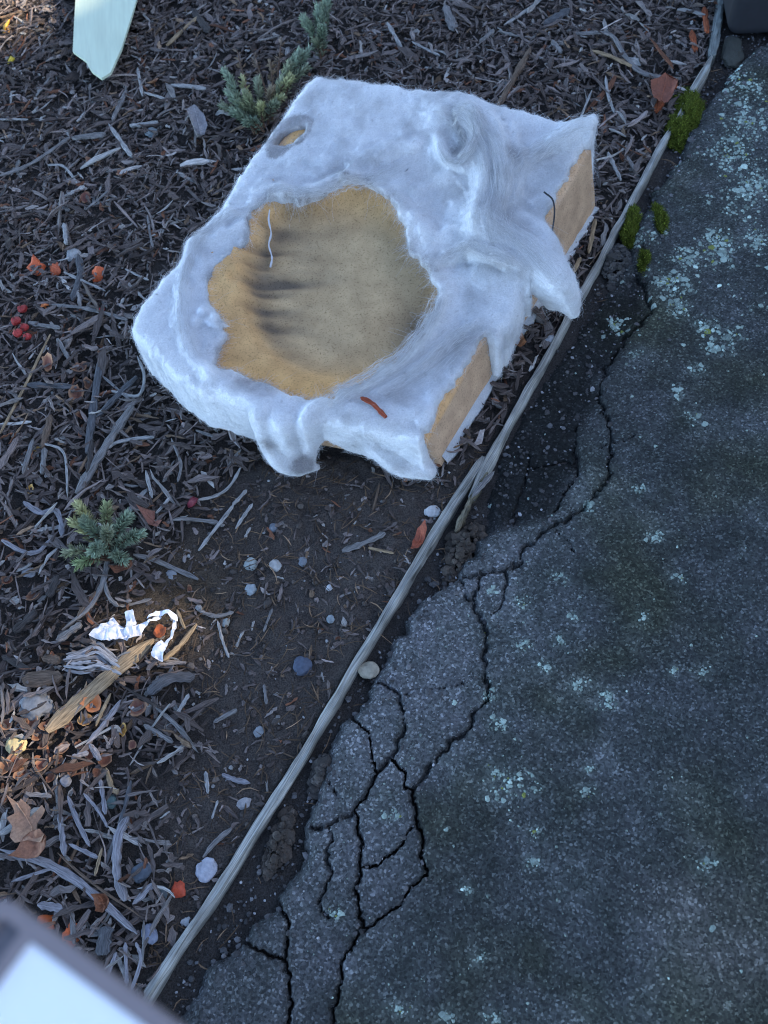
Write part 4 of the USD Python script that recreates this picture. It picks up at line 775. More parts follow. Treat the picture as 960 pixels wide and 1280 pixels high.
def on_top(px, py, lift=0.0):
    """The picture point on the cushion's top face."""
    p = at(px, py, 0.14)
    for _ in range(6): p = at(px, py, top_z(p[..., 0], p[..., 1]) + lift)
    return p
# foam: top with a hollow and creases, straight sides
N = 190; u, v = np.meshgrid(np.linspace(0, 1, N), np.linspace(0, 1, N), indexing='ij')
T3 = blunt(bil(TOP, u, v)); pp = pix(T3)
bx, by = pp[..., 0], pp[..., 1]
rad = np.hypot((bx - 432) / 134, (by - 345) / 118)
ang_n = fbm(np.stack([bx / 60, by / 60, bx * 0], -1), 3, 71)
hol = 1 / (1 + np.exp((rad - 0.98 + 0.16 * (ang_n - 0.5)) * 19))
dz = -0.031 * hol - 0.020 * np.exp(-((bx - 530) / 50) ** 2 - ((by - 395) / 50) ** 2) - 0.006 * np.clip(1 - rad ** 2, 0, 1)
streak = np.zeros_like(dz)
for (x0, y0, x1, y1, wd, dp) in [(300, 302, 400, 288, 5, 0.006), (296, 318, 390, 312, 6, 0.004), (292, 344, 440, 326, 6, 0.008), (306, 352, 372, 350, 5, 0.006), (296, 374, 400, 366, 6, 0.004), (300, 332, 372, 322, 4, 0.004), (310, 394, 390, 396, 5, 0.003), (318, 268, 372, 268, 5, 0.004)]:
    dd, tt = seg_dist(np.stack([bx, by + 4 * (ang_n - 0.5)], -1), [(x0, y0), (x1, y1)])
    g = np.exp(-(dd / wd) ** 2) * np.clip((1 - tt) * 1.4, 0, 1) * np.clip(tt * 8 + 0.3, 0, 1)
    dz -= 1.0 * dp * g; streak = np.maximum(streak, g * dp / 0.006)
    dz += 0.5 * dp * np.exp(-((dd - wd * 1.8) / wd) ** 2) * np.clip(1 - tt, 0, 1)
rim_r = np.minimum(np.minimum(u, 1 - u), np.minimum(v, 1 - v)) * 0.6
dz -= 0.016 * np.clip(1 - rim_r / 0.035, 0, 1) ** 2
T3[..., 2] += dz - 0.004 + 0.003 * (fbm(T3 * 14, 3, 73) - 0.5)
base = np.array([0.62, 0.36, 0.155])
pale_f = np.array([0.53, 0.375, 0.21])
wx = np.stack([bx / 70, by / 14, bx * 0], -1); sm = fbm(wx, 4, 74)
d1 = 1 / (1 + np.exp((rad - 0.86 + 0.25 * (ang_n - 0.5)) * 12))
leftness = np.clip((450 - bx) / 130, 0, 1)
dirt_shade = d1 * (0.14 + 0.85 * leftness * np.clip((sm - 0.28) * 2.2, 0, 1) + 0.2 * np.clip((bx - 470) / 80, 0, 1)) + 0.38 * streak + 0.85 * np.exp(-((bx - 530) / 30) ** 2 - ((by - 396) / 34) ** 2) + 0.42 * np.exp(-((rad - 0.86) / 0.10) ** 2) * np.clip((400 - bx) / 60, 0, 1) * np.clip((455 - by) / 40, 0, 1)  # dirt smears, plus shade painted into creases, left hollow edge and right rim
dirt_shade = np.clip(0.88 * dirt_shade, 0, 0.9)[..., None]
mixp = np.clip(d1 * 0.9, 0, 1)[..., None]
fc = base * (1 - mixp) + pale_f * mixp
fc = fc * (1 - dirt_shade) + np.array([0.105, 0.085, 0.070]) * dirt_shade
rimk = np.clip(1 - rim_r / 0.03, 0, 1)[..., None]; fc = fc * (1 - rimk) + np.array([0.56, 0.375, 0.245]) * rimk
edge_or = np.clip((by - 440) / 50, 0, 1)[..., None]
fc = fc * (1 - 0.5 * edge_or) + np.array([0.70, 0.38, 0.13]) * 0.5 * edge_or
i = np.arange(N * N).reshape(N, N)
Fq = np.stack([i[:-1, :-1], i[1:, :-1], i[1:, 1:], i[:-1, 1:]], -1).reshape(-1, 4)
F_ = np.vstack([Fq[:, [0, 2, 1]], Fq[:, [0, 3, 2]]])
ringi = np.concatenate([i[:-1, 0], i[-1, :-1], i[:0:-1, -1], i[0, :0:-1]])
ru, rv = u.ravel()[ringi], v.ravel()[ringi]
rt = T3.reshape(-1, 3)[ringi]; rb = blunt(bil(BOT, ru, rv), 0.002); rb[:, 2] = 0.004
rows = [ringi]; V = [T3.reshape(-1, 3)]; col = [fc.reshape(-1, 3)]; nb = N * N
sidec = np.array([0.56, 0.375, 0.245])
for s_ in np.linspace(0, 1, 14)[1:]:
    V.append(rt * (1 - s_) + rb * s_ + (0.0035 * (fbm(np.c_[ru * 9, rv * 9, np.full(len(ru), s_ * 3)], 3, 75) - 0.5))[:, None] * np.array([1, 1, 0]) - [0, 0, 0.0])
    col.append(np.repeat((sidec * (1.0 - 0.1 * s_))[None], len(ringi), 0) * (0.88 + 0.24 * fbm(np.c_[ru * 14, rv * 14, np.full(len(ru), s_ * 4)], 3, 76))[:, None])
    rows.append(nb + np.arange(len(ringi))); nb += len(ringi)
V = np.vstack(V); col = np.vstack(col); fs = []
for r0, r1 in zip(rows[:-1], rows[1:]):
    a_, b_, c2, d2 = r0, np.roll(r0, -1), np.roll(r1, -1), r1
    fs += [np.stack([a_, b_, c2], -1), np.stack([a_, c2, d2], -1)]
fs = np.vstack(fs)
mesh = trimesh.Trimesh(V, np.vstack([F_, fs]), process=False)
trimesh.repair.fix_normals(mesh)
ff = np.array(mesh.faces)
if (np.cross(V[ff[0, 1]] - V[ff[0, 0]], V[ff[0, 2]] - V[ff[0, 0]])[2]) < 0: ff = ff[:, ::-1]
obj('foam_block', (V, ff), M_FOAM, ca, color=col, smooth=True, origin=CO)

def surface_nets(f, org, h):
    """Mesh of the zero level of a field (negative inside)."""
    s = f < 0
    c = np.zeros(tuple(n - 1 for n in f.shape), np.uint8)
    sl = [(slice(0, -1), slice(1, None))[b] for b in (0, 1)]
    for a_, b_, d_ in np.ndindex(2, 2, 2): c += s[sl[a_], sl[b_], sl[d_]]
    act = (c > 0) & (c < 8); ijk = np.argwhere(act)
    num = np.full(c.shape, -1, np.int32); num[act] = np.arange(len(ijk))
    acc, cnt_ = np.zeros((len(ijk), 3)), np.zeros(len(ijk))
    cor = {o: f[ijk[:, 0] + o[0], ijk[:, 1] + o[1], ijk[:, 2] + o[2]] for o in np.ndindex(2, 2, 2)}
    for o in cor:
        for ax in range(3):
            if o[ax]: continue
            e = list(o); e[ax] = 1; e = tuple(e)
            f0, f1 = cor[o], cor[e]; m = (f0 < 0) != (f1 < 0); t = f0[m] / (f0[m] - f1[m])
            p = np.tile(np.array(o, float), (m.sum(), 1)); p[:, ax] += t; acc[m] += p; cnt_[m] += 1
    V = (ijk + acc / cnt_[:, None]) * h + org
    out = []
    for ax in range(3):
        b_, d_ = [(1, 2), (2, 0), (0, 1)][ax]
        lo = [slice(None)] * 3; hi = [slice(None)] * 3; lo[ax] = slice(0, -1); hi[ax] = slice(1, None)
        e = np.argwhere(s[tuple(lo)] != s[tuple(hi)])
        e = e[(e[:, b_] > 0) & (e[:, d_] > 0) & (e[:, b_] < c.shape[b_]) & (e[:, d_] < c.shape[d_])]
        q_ = []
        for db, dd in ((1, 1), (0, 1), (0, 0), (1, 0)):
            o = e.copy(); o[:, b_] -= db; o[:, d_] -= dd; q_.append(num[o[:, 0], o[:, 1], o[:, 2]])
        q_ = np.stack(q_, -1); flip = ~s[e[:, 0], e[:, 1], e[:, 2]]; q_[flip] = q_[flip][:, ::-1]
        out.append(q_)
    Q = np.vstack(out); Q = Q[(Q >= 0).all(1)]
    return V, np.vstack([Q[:, [0, 1, 2]], Q[:, [0, 2, 3]]])
def smin(a, b, k):
    h_ = np.clip(0.5 + 0.5 * (b - a) / k, 0, 1); return b * (1 - h_) + a * h_ - k * h_ * (1 - h_)
def smax(a, b, k): return -smin(-a, -b, k)

VX = 0.003
x0, y0, z0 = -0.46, 0.76, -0.012; x1, y1, z1 = 0.66, 1.84, 0.27
gx, gy, gz = (np.arange(a_, b_, VX, dtype=np.float32) for a_, b_ in ((x0, x1), (y0, y1), (z0, z1)))
X, Y = np.meshgrid(gx, gy, indexing='ij'); XY = np.stack([X, Y], -1)
w2 = p3(XY)
TZ = top_z(X, Y).astype(np.float32)
tp = pix(np.stack([X, Y, TZ + 0.012], -1))                      # where the top at this spot shows in the picture
thk = 0.006 + 0.005 * (fbm(w2 * 16, 4, 81)) + 0.003 * (fbm(w2 * 42, 3, 82) - 0.5) + 0.0045 * (0.5 - np.abs(fbm(np.stack([w2[..., 0] * 26 - w2[..., 1] * 12, w2[..., 1] * 30 + w2[..., 0] * 10, w2[..., 2]], -1), 3, 80) - 0.5) * 4).clip(0)
def ridge(pts, wpx, amp, prof=None):
    global thk
    dd, tt = seg_dist(tp + 7 * (np.stack([fbm(w2 * 30, 3, 83), fbm(w2 * 30, 3, 84)], -1) - 0.5), spline(np.array(pts, float), 30) if len(pts) > 2 else pts)
    a_ = 0.85 * amp * np.exp(-(dd / wpx) ** 2) * (np.interp(tt, np.linspace(0, 1, len(prof)), prof) if prof else 1)
    thk = thk + a_
ridge([(552, 148), (578, 150), (606, 185), (618, 240), (610, 290), (622, 330)], 26, 0.030, [0.7, 1, 1, 0.9, 0.9, 0.7])
ridge([(600, 290), (645, 318), (690, 352)], 24, 0.022)
ridge([(570, 150), (585, 178), (572, 205)], 9, -0.026)
ridge([(548, 180), (560, 205), (582, 205), (596, 180), (590, 150)], 6, 0.014)
ridge([(612, 150), (628, 190), (630, 250)], 6, 0.012); ridge([(592, 200), (596, 250), (588, 290)], 6, 0.010); ridge([(640, 160), (650, 210), (644, 260)], 7, 0.008)
ridge([(560, 322), (585, 316), (612, 332), (650, 344)], 8, 0.014); ridge([(556, 338), (590, 330), (626, 346)], 4, -0.008)
ridge([(742, 160), (700, 176), (660, 196)], 12, 0.022, [1.3, 1, 0.4]); ridge([(690, 200), (660, 225)], 18, -0.010)
ridge([(318, 262), (322, 246), (345, 238), (375, 246), (405, 238), (430, 226), (462, 222)], 9, 0.013, [0.5, 0.8, 1.2, 1.0, 1, 0.8, 0.5])
ridge([(345, 226), (380, 232), (430, 212)], 6, -0.008); ridge([(430, 222), (460, 200), (520, 184)], 7, 0.010); ridge([(440, 232), (470, 214), (530, 190)], 5, -0.007)
ridge([(236, 308), (266, 304), (296, 292), (316, 276)], 8, 0.014, [0.5, 1, 1, 1]); ridge([(250, 294), (290, 278)], 6, -0.003)
ridge([(312, 262), (280, 276), (250, 300), (234, 340), (228, 392), (236, 440), (262, 470)], 9, 0.012, [0.4, 0.7, 0.8, 1, 1.2, 1.2, 1]); ridge([(206, 350), (196, 400), (214, 440)], 10, 0.003)
ridge([(552, 366), (534, 408), (494, 452), (444, 484), (398, 510), (372, 536)], 8, 0.017, [0.6, 0.9, 1, 1.1, 1.2, 1])
ridge([(596, 402), (560, 426), (520, 462), (470, 492)], 5, 0.007); ridge([(575, 420), (548, 460), (520, 490)], 22, -0.004)
ridge([(430, 510), (480, 516), (528, 520)], 10, 0.010); ridge([(262, 470), (300, 496), (350, 520), (380, 540)], 10, 0.010); ridge([(300, 478), (340, 492)], 6, -0.006)
ridge([(540, 500), (530, 545)], 12, 0.009)
ridge([(500, 260), (530, 290), (560, 300)], 10, 0.010); ridge([(520, 215), (545, 250), (548, 290)], 12, -0.008); ridge([(520, 240), (560, 220)], 8, 0.008)
ridge([(350, 196), (420, 200), (500, 180)], 9, 0.005); ridge([(340, 120), (330, 160), (300, 220)], 16, 0.006)
for px, py, ww, aa in [(255, 392, 7, 0.012), (270, 402, 7, 0.014), (282, 408, 5, 0.010), (246, 404, 6, 0.008), (470, 250, 12, 0.006), (330, 262, 6, 0.010), (352, 252, 7, 0.012), (540, 330, 12, 0.008), (500, 200, 14, -0.004), (253, 330, 10, 0.010), (247, 345, 10, 0.008), (290, 272, 9, 0.008), (276, 288, 8, 0.006), (232, 370, 9, 0.006)]:
    thk = thk + aa * np.exp(-((tp[..., 0] - px) ** 2 + (tp[..., 1] - py) ** 2) / ww ** 2)
thk = np.maximum(thk, 0.006).astype(np.float32)
def sd_px(outline, wob_, seed):
    """Signed distance (m) on the cushion's top to an outline given in picture points; ragged."""
    o = on_top(*np.array(outline, float).T, lift=0.012)[:, :2]
    o = spline(np.vstack([o, o[:1]]), len(o) * 6)[:-1]
    pg = shapely.Polygon(o).buffer(0)
    q_ = XY + wob_ * (np.stack([fbm(w2 * 60, 4, seed), fbm(w2 * 60, 4, seed + 1)], -1) - 0.5)
    d_, _ = cKDTree(resample(np.vstack([o, o[:1]]), 0.0008)).query(q_.reshape(-1, 2))
    return np.where(shapely.contains_xy(pg, q_[..., 0], q_[..., 1]), -1, 1) * d_.reshape(X.shape)
HOLE = [(318, 268), (330, 256), (352, 252), (374, 258), (404, 246), (432, 228), (462, 236), (486, 252), (500, 282), (510, 314), (532, 338), (541, 366), (536, 392), (524, 417), (504, 441), (478, 462), (448, 481), (410, 499), (378, 492), (338, 477), (300, 464), (274, 452), (278, 432), (286, 414), (276, 392), (264, 368), (270, 338), (294, 318), (314, 298)]
dh = sd_px(HOLE, 0.018, 91).astype(np.float32) - np.float32(0.0065)
dh2 = sd_px([(342, 184), (348, 170), (366, 160), (382, 158), (378, 168), (362, 180)], 0.010, 93).astype(np.float32)
dgrey = sd_px([(328, 188), (334, 164), (352, 152), (388, 148), (384, 170), (362, 190), (340, 198)], 0.018, 95).astype(np.float32)
dh3 = sd_px([(286, 272), (294, 266), (299, 275), (290, 280)], 0.010, 97).astype(np.float32)
def halfplane(k, off, curve=0.0):
    """Outward distance from the side k (0 back, 1 right, 2 front, 3 left), following the lean of that side with height."""
    a0, b0 = BOT[k, :2], BOT[(k + 1) % 4, :2]; a1, b1 = TOP[k, :2], TOP[(k + 1) % 4, :2]
    n_ = np.array([-(b1 - a1)[1], (b1 - a1)[0]]); n_ /= np.linalg.norm(n_)
    if n_ @ (TOP[:, :2].mean(0) - a1) > 0: n_ = -n_
    c0_, c1_ = n_ @ (a0 + b0) / 2, n_ @ (a1 + b1) / 2
    hm = (TOP[k, 2] + TOP[(k + 1) % 4, 2]) / 2
    t_ = (b1 - a1) / np.linalg.norm(b1 - a1)
    along = ((XY - a1) @ t_) / np.linalg.norm(b1 - a1)
    return (XY @ n_).astype(np.float32)[..., None] - (c0_ + (c1_ - c0_) * np.clip(gz / hm, 0, 1)).astype(np.float32) - off, along.astype(np.float32)
Z3 = gz[None, None]
hp = [halfplane(k, 0.0) for k in range(4)]
chd = ((XY - CH0) @ CHN).astype(np.float32)[..., None]
side_d = smax(smax(hp[0][0], hp[2][0], 0.03), smax(hp[3][0], chd, 0.05), 0.03) - 0.008
side_d = smax(side_d, hp[1][0] - 0.05, 0.03)
body = smax(side_d, Z3 - TZ[..., None] - 0.005, 0.022)
core = np.maximum(np.maximum(np.maximum(np.maximum(hp[0][0], hp[2][0]), np.maximum(hp[1][0], hp[3][0])), chd), Z3 - TZ[..., None])
shell = body - thk[..., None]
shell = smax(shell, -(core + 0.0015), 0.002)
ragged = fbm(w2 * 55, 4, 85).astype(np.float32)
# the right side is bare except where the strip folds over it
al = hp[1][1]
cover = np.clip((al - 0.47) / 0.02, 0, 1) * np.clip((0.672 - al + 0.03 * (ragged - 0.5)) / 0.01, 0, 1)
cover2 = np.clip((al - 0.34) / 0.03, 0, 1) * np.clip((0.50 - al) / 0.03, 0, 1)
lim = -0.003 + 0.020 * (ragged - 0.5) - 0.007 * np.sin(al * 9) ** 2 + (0.016 + 0.030 * fbm(w2 * 20, 3, 98)) * cover + 0.020 * cover2
shell = smax(shell, hp[1][0] - lim[..., None] - 0.10 * np.minimum(Z3 - TZ[..., None] + 0.03, 0) * cover[..., None], 0.006 + 0.014 * cover[..., None])
zlow = TZ - 0.003 - 0.010 * (ragged - 0.3)
zlow = np.where(cover > 0.3, TZ - 0.055 - 0.03 * (ragged - 0.5) - 0.25 * (al - 0.47), np.where(cover2 > 0.3, TZ - 0.035, zlow))
bare = smax(-(hp[1][0] + 0.0005), Z3 - zlow[..., None], 0.006)
shell = smax(shell, -bare, 0.004)
for d_ in (dh, dh2): shell = smax(shell, (-d_ - (0.004 * (ragged - 0.5)))[..., None] - 0.25 * (Z3 < (TZ[..., None] - 0.06)), 0.0045 if d_ is dh else 0.003)
# ragged lower hems: front torn up between the tail and the corner, left side nearly to the ground
fa, la = hp[2][1], hp[3][1]
hem_f = 0.010 + 0.022 * ragged + 0.040 * np.exp(-((fa - 0.33) / 0.10) ** 2) + 0.020 * np.exp(-((fa - 0.93) / 0.08) ** 2)
hem = np.where((hp[2][0][..., 40] > -0.01), hem_f, 0.004 + 0.02 * ragged).astype(np.float32)
shell = smax(shell, hem[..., None] - Z3, 0.006)
field = shell.astype(np.float32)
def tube(pts, radii, k=0.008, squash=None):
    """Joins a round ridge along 3D points to the batting."""
    P_ = spline(np.array(pts, float), max(6, len(pts) * 4)) if len(pts) > 2 else np.array(pts, float)
    rr_ = np.interp(np.linspace(0, 1, len(P_)), np.linspace(0, 1, len(radii)), radii); mg = max(radii) + 0.02
    lo, hi_ = P_.min(0) - mg, P_.max(0) + mg
    sl_ = tuple(slice(max(0, int((lo[j] - o) / VX)), max(1, int((hi_[j] - o) / VX) + 1)) for j, o in enumerate((x0, y0, z0)))
    q_ = np.stack(np.meshgrid(gx[sl_[0]], gy[sl_[1]], gz[sl_[2]], indexing='ij'), -1); best = np.full(q_.shape[:-1], 1e3, np.float32)
    for j in range(len(P_) - 1):
        a_, ab = P_[j], P_[j + 1] - P_[j]; t_ = np.clip(((q_ - a_) @ ab) / max(ab @ ab, 1e-12), 0, 1)
        best = np.minimum(best, np.linalg.norm(q_ - (a_ + t_[..., None] * ab), axis=-1) - (rr_[j] + (rr_[j + 1] - rr_[j]) * t_))
    field[sl_] = smin(field[sl_], best, k)
def up(px, py, lift): return on_top(px, py, lift)
# the flap that hangs over the right edge towards the edging strip
tube([up(620, 290, 0.018), up(655, 318, 0.018), at(690, 345, 0.135), at(708, 372, 0.085), at(716, 390, 0.050)], [0.026, 0.030, 0.032, 0.024, 0.012], 0.016)
tube([up(640, 320, 0.010), at(676, 352, 0.115), at(690, 378, 0.07)], [0.020, 0.024, 0.014], 0.014)
tube([up(625, 300, 0.012), up(650, 280, 0.012), at(684, 300, 0.160), at(700, 340, 0.120)], [0.020, 0.020, 0.016, 0.014], 0.016)
# twisted rope-like rolls
tube([up(552, 152, 0.016), up(548, 178, 0.020), up(562, 204, 0.022), up(584, 208, 0.024), up(598, 186, 0.026), up(590, 160, 0.022)], [0.006, 0.007, 0.008, 0.009, 0.009, 0.007], 0.008)
tube([up(612, 158, 0.028), up(624, 200, 0.034), up(622, 250, 0.030), up(610, 300, 0.028)], [0.008, 0.010, 0.010, 0.008], 0.01)
tube([up(598, 160, 0.028), up(606, 210, 0.036), up(600, 262, 0.030)], [0.007, 0.009, 0.007], 0.008)
tube([up(562, 326, 0.014), up(588, 316, 0.018), up(612, 330, 0.018), up(640, 338, 0.012), up(656, 352, 0.006)], [0.006, 0.009, 0.010, 0.009, 0.006], 0.006)
tube([up(576, 318, 0.016), up(600, 318, 0.022), up(634, 328, 0.016)], [0.004, 0.006, 0.005], 0.004)
tube([up(546, 300, 0.012), up(566, 286, 0.018), up(600, 292, 0.022)], [0.005, 0.008, 0.006], 0.006)
# torn tail at the front and lumps of its hem
tube([up(326, 520, 0.0), at(338, 556, 0.060), at(352, 580, 0.030), at(374, 590, 0.012)], [0.020, 0.018, 0.014, 0.007], 0.02)
tube([up(388, 524, 0.0), at(390, 552, 0.055), at(386, 580, 0.020), at(396, 584, 0.010)], [0.016, 0.012, 0.011, 0.006], 0.02)
tube([up(352, 528, 0.0), at(364, 560, 0.050), at(368, 580, 0.024)], [0.020, 0.016, 0.012], 0.016)
tube([at(470, 560, 0.055), at(500, 582, 0.028), at(536, 590, 0.018)], [0.016, 0.018, 0.013], 0.016)
# little peaks along the back-left silhouette, puff at the left rim
for a_, b_, r_ in [((720, 172), (744, 152), 0.011)]:
    tube([up(*a_, 0.004), up(*b_, 0.012)], [r_, 0.003], 0.012)
tube([up(252, 398, 0.010), up(268, 404, 0.018), up(286, 408, 0.014)], [0.007, 0.006, 0.002], 0.004)
tube([up(258, 386, 0.012), up(272, 396, 0.020)], [0.004, 0.004], 0.003)
BV, BF = surface_nets(field, np.array([x0, y0, z0]), VX)
bm = trimesh.Trimesh(BV, BF, process=False)
lbl = trimesh.graph.connected_component_labels(bm.face_adjacency, node_count=len(BF)); big_ = np.bincount(lbl) > 1500
BF = BF[big_[lbl]]; us, inv = np.unique(BF, return_inverse=True); BV, BF = BV[us], inv.reshape(-1, 3)
bm = trimesh.Trimesh(BV, BF, process=False)
B0 = BV.copy(); trimesh.smoothing.filter_taubin(bm, 0.5, 0.53, iterations=4)
mv = np.array(bm.vertices) - B0; ml = np.linalg.norm(mv, axis=1, keepdims=True); BV = B0 + mv * np.minimum(1, 0.0022 / np.maximum(ml, 1e-9)); bm.vertices = BV
BN = np.array(bm.vertex_normals)
BV = BV + BN * (0.0022 * (fbm(BV * 85, 4, 86) - 0.5) + 0.0016 * (fbm(BV * 260, 2, 87) - 0.5))[:, None]
bm = trimesh.Trimesh(BV, BF, process=False); BN = np.array(bm.vertex_normals)
ix = np.clip(((BV[:, 0] - x0) / VX).astype(int), 0, len(gx) - 1); iy = np.clip(((BV[:, 1] - y0) / VX).astype(int), 0, len(gy) - 1)
bp = pix(BV); hole_d = dh[ix, iy]
white = np.array([0.63, 0.64, 0.665])
thin = np.clip(1 - np.abs(hole_d) / 0.018, 0, 1) * np.clip((fbm(BV * 40, 3, 88) - 0.30) * 2.4, 0, 1)
thin = np.maximum(thin, 0.95 * np.clip(1 - dgrey[ix, iy] / 0.006, 0, 1) * np.clip(0.4 + fbm(BV * 60, 3, 89), 0, 1))
def smudge(px, py, rx, ry, amt, seed): return amt * np.exp(-((bp[:, 0] - px) / rx) ** 2 - ((bp[:, 1] - py) / ry) ** 2) * 1.5 * np.clip((fbm(BV * 34 + seed, 5, seed) - 0.30) * 2.8, 0, 1)
for a_ in [(545, 462, 42, 30, 0.55), (480, 495, 40, 16, 0.35), (378, 582, 26, 14, 1.1), (335, 556, 14, 10, 0.9), (520, 240, 40, 40, 0.30), (575, 178, 20, 30, 0.45), (320, 478, 50, 12, 0.7), (455, 205, 50, 14, 0.30), (690, 195, 30, 26, 0.35), (275, 280, 22, 14, 0.5), (650, 230, 24, 40, 0.25), (600, 240, 50, 70, 0.12), (510, 300, 20, 30, 0.3), (645, 262, 46, 40, 0.42), (700, 210, 24, 40, 0.3), (590, 300, 40, 20, 0.3), (420, 205, 60, 16, 0.3), (250, 300, 16, 30, 0.3), (430, 520, 60, 14, 0.3), (265, 395, 16, 12, 0.4)]:
    thin = np.maximum(thin, smudge(*a_, int(a_[0])))
mot = 0.62 * np.clip((fbm(BV * 24, 4, 99) - 0.44) * 3.2, 0, 1) * np.clip(0.35 + (bp[:, 0] - 300) / 260, 0.35, 1); thin = np.maximum(thin, mot)
speck = np.clip((fbm(BV * 190, 2, 90) - 0.74) * 9, 0, 1) * 0.5
thin = np.clip(np.maximum(thin, speck), 0, 0.92)[:, None]
bc = white * (0.93 + 0.14 * fbm(BV * 14, 3, 79))[:, None]
bc = bc * (1 - thin) + np.array([0.25, 0.235, 0.24]) * thin
warmth = (0.45 * np.exp(-((bp[:, 0] - 600) / 60) ** 2 - ((bp[:, 1] - 250) / 120) ** 2))[:, None]
bc = bc * (1 - warmth * np.array([0.05, 0.10, 0.19]))
obj('batting', (BV, BF), M_BATT, ca, color=bc, smooth=True, origin=CO)
# loose fibres of the batting
r = np.random.default_rng(64)
fa_ = bm.area_faces; vis = bm.face_normals[:, 2] > -0.5
n = 110000; fi = r.choice(len(BF), n, p=fa_ * vis / (fa_ * vis).sum())
bar = r.dirichlet([1, 1, 1], n); P0 = (BV[BF[fi]] * bar[..., None]).sum(1); N0 = bm.face_normals[fi]
ln = r.lognormal(-5.05, 0.4, n); tg = r.normal(size=(n, 3)); tg -= (tg * N0).sum(1, keepdims=True) * N0; tg /= np.linalg.norm(tg, axis=1, keepdims=True)
lift = r.uniform(0.02, 0.4, n)[:, None]; t2 = np.cross(N0, tg); curl = r.normal(0, 0.9, n)[:, None]
pts = [P0 - N0 * 0.0006]
for s_ in (0.33, 0.66, 1.0):
    pts.append(P0 + (tg * s_ + t2 * curl * s_ ** 2 + N0 * lift * np.sin(s_ * 2.2)) * ln[:, None])
pts = np.stack(pts, 1)
# longer strands: along the twisted folds and across the torn lips
tree_b = cKDTree(BV); strands = []
def strand_set(line, cnt_, wid, L0, L1, wav):
    ln_ = spline(on_top(*np.array(line, float).T, lift=0.02), 60)
    for _ in range(cnt_):
        i0 = r.integers(0, 50); m_ = int(np.clip(r.uniform(L0, L1) / (np.linalg.norm(ln_[-1] - ln_[0]) / 60 + 1e-6), 4, 59 - i0))
        q_ = ln_[np.linspace(i0, i0 + m_, 9).astype(int)].copy(); off = r.normal(0, wid, 2); q_[:, :2] += off
        q_[:, :2] += np.cumsum(r.normal(0, wav, (9, 2)), 0)
        _, kk = tree_b.query(q_ + [0, 0, 0.05]); strands.append(BV[kk] * [0, 0, 1] * 0 + np.c_[q_[:, :2], BV[tree_b.query(np.c_[q_[:, :2], BV[kk, 2]])[1], 2] + r.uniform(0.0002, 0.003) + 0.002 * r.normal(size=9).clip(-0.3, 1)])
for a_ in [([(552, 148), (578, 150), (606, 185), (618, 240), (610, 290), (622, 330)], 900, 0.016, 0.03, 0.09, 0.0010), ([(600, 290), (645, 318), (690, 352)], 300, 0.014, 0.03, 0.07, 0.001), ([(560, 322), (585, 316), (612, 332), (650, 344)], 350, 0.006, 0.02, 0.06, 0.001),
           ([(548, 180), (560, 205), (582, 205), (596, 180), (590, 150)], 260, 0.005, 0.02, 0.05, 0.001), ([(552, 366), (534, 408), (494, 452), (444, 484), (398, 510)], 420, 0.008, 0.03, 0.08, 0.0008), ([(318, 262), (345, 240), (405, 240), (462, 222), (530, 190)], 420, 0.008, 0.02, 0.06, 0.001),
           ([(596, 402), (560, 426), (520, 462), (470, 492)], 300, 0.012, 0.03, 0.07, 0.0008), ([(312, 262), (280, 276), (250, 300), (234, 340), (228, 392), (236, 440), (262, 470)], 420, 0.008, 0.02, 0.06, 0.001), ([(742, 160), (700, 176), (660, 196), (630, 240)], 260, 0.010, 0.02, 0.06, 0.001)]: strand_set(*a_)
strands = np.array(strands)
lipv = BV[(np.abs(hole_d) < 0.004) & (BN[:, 2] > -0.2)]; lipv = lipv[r.choice(len(lipv), 2600)]
hc = on_top(410, 365)[:2]; dirs = np.c_[hc - lipv[:, :2], np.zeros(len(lipv))]; dirs /= np.linalg.norm(dirs, axis=1, keepdims=True); dirs = dirs + r.normal(0, 0.7, dirs.shape); dl = r.lognormal(-4.75, 0.5, len(lipv))
lips = np.stack([lipv + dirs * (dl * t_)[:, None] + np.c_[np.zeros((len(lipv), 2)), -0.5 * dl * t_ ** 2] + r.normal(0, 0.0007, lipv.shape) * (t_ > 0) for t_ in np.linspace(0, 1, 5)], 1)
for nm, arr, wd_ in (('fold_strand', strands, 0.00034), ('torn_lip_strand', lips, 0.00026)):
    k_ = arr.shape[1]
    c2 = UsdGeom.BasisCurves.Define(stage, f'{ca.GetPath()}/{nm}'); c2.CreateTypeAttr('linear'); c2.CreatePointsAttr(Vt.Vec3fArray.FromNumpy((arr.reshape(-1, 3) - CO).astype(np.float32)))
    c2.CreateCurveVertexCountsAttr(Vt.IntArray.FromNumpy(np.full(len(arr), k_, np.int32)))
    c2.CreateWidthsAttr(Vt.FloatArray.FromNumpy(np.tile(np.linspace(wd_, wd_ * 0.4, k_).astype(np.float32), len(arr)))); c2.SetWidthsInterpolation('vertex')
    UsdGeom.PrimvarsAPI(c2).CreatePrimvar('tint', Sdf.ValueTypeNames.Color3fArray, 'vertex').Set(Vt.Vec3fArray.FromNumpy(np.repeat((np.array([0.62, 0.615, 0.62]) * r.uniform(0.6, 1.15, (len(arr), 1))), k_, 0).astype(np.float32)))
    UsdShade.MaterialBindingAPI.Apply(c2.GetPrim()).Bind(M_FUZZ); tag(c2.GetPrim(), kind='stuff')
cu = UsdGeom.BasisCurves.Define(stage, str(ca.GetPath()) + '/loose_fibre')
cu.CreateTypeAttr('linear'); cu.CreatePointsAttr(Vt.Vec3fArray.FromNumpy((pts.reshape(-1, 3) - CO).astype(np.float32)))
cu.CreateCurveVertexCountsAttr(Vt.IntArray.FromNumpy(np.full(n, 4, np.int32)))
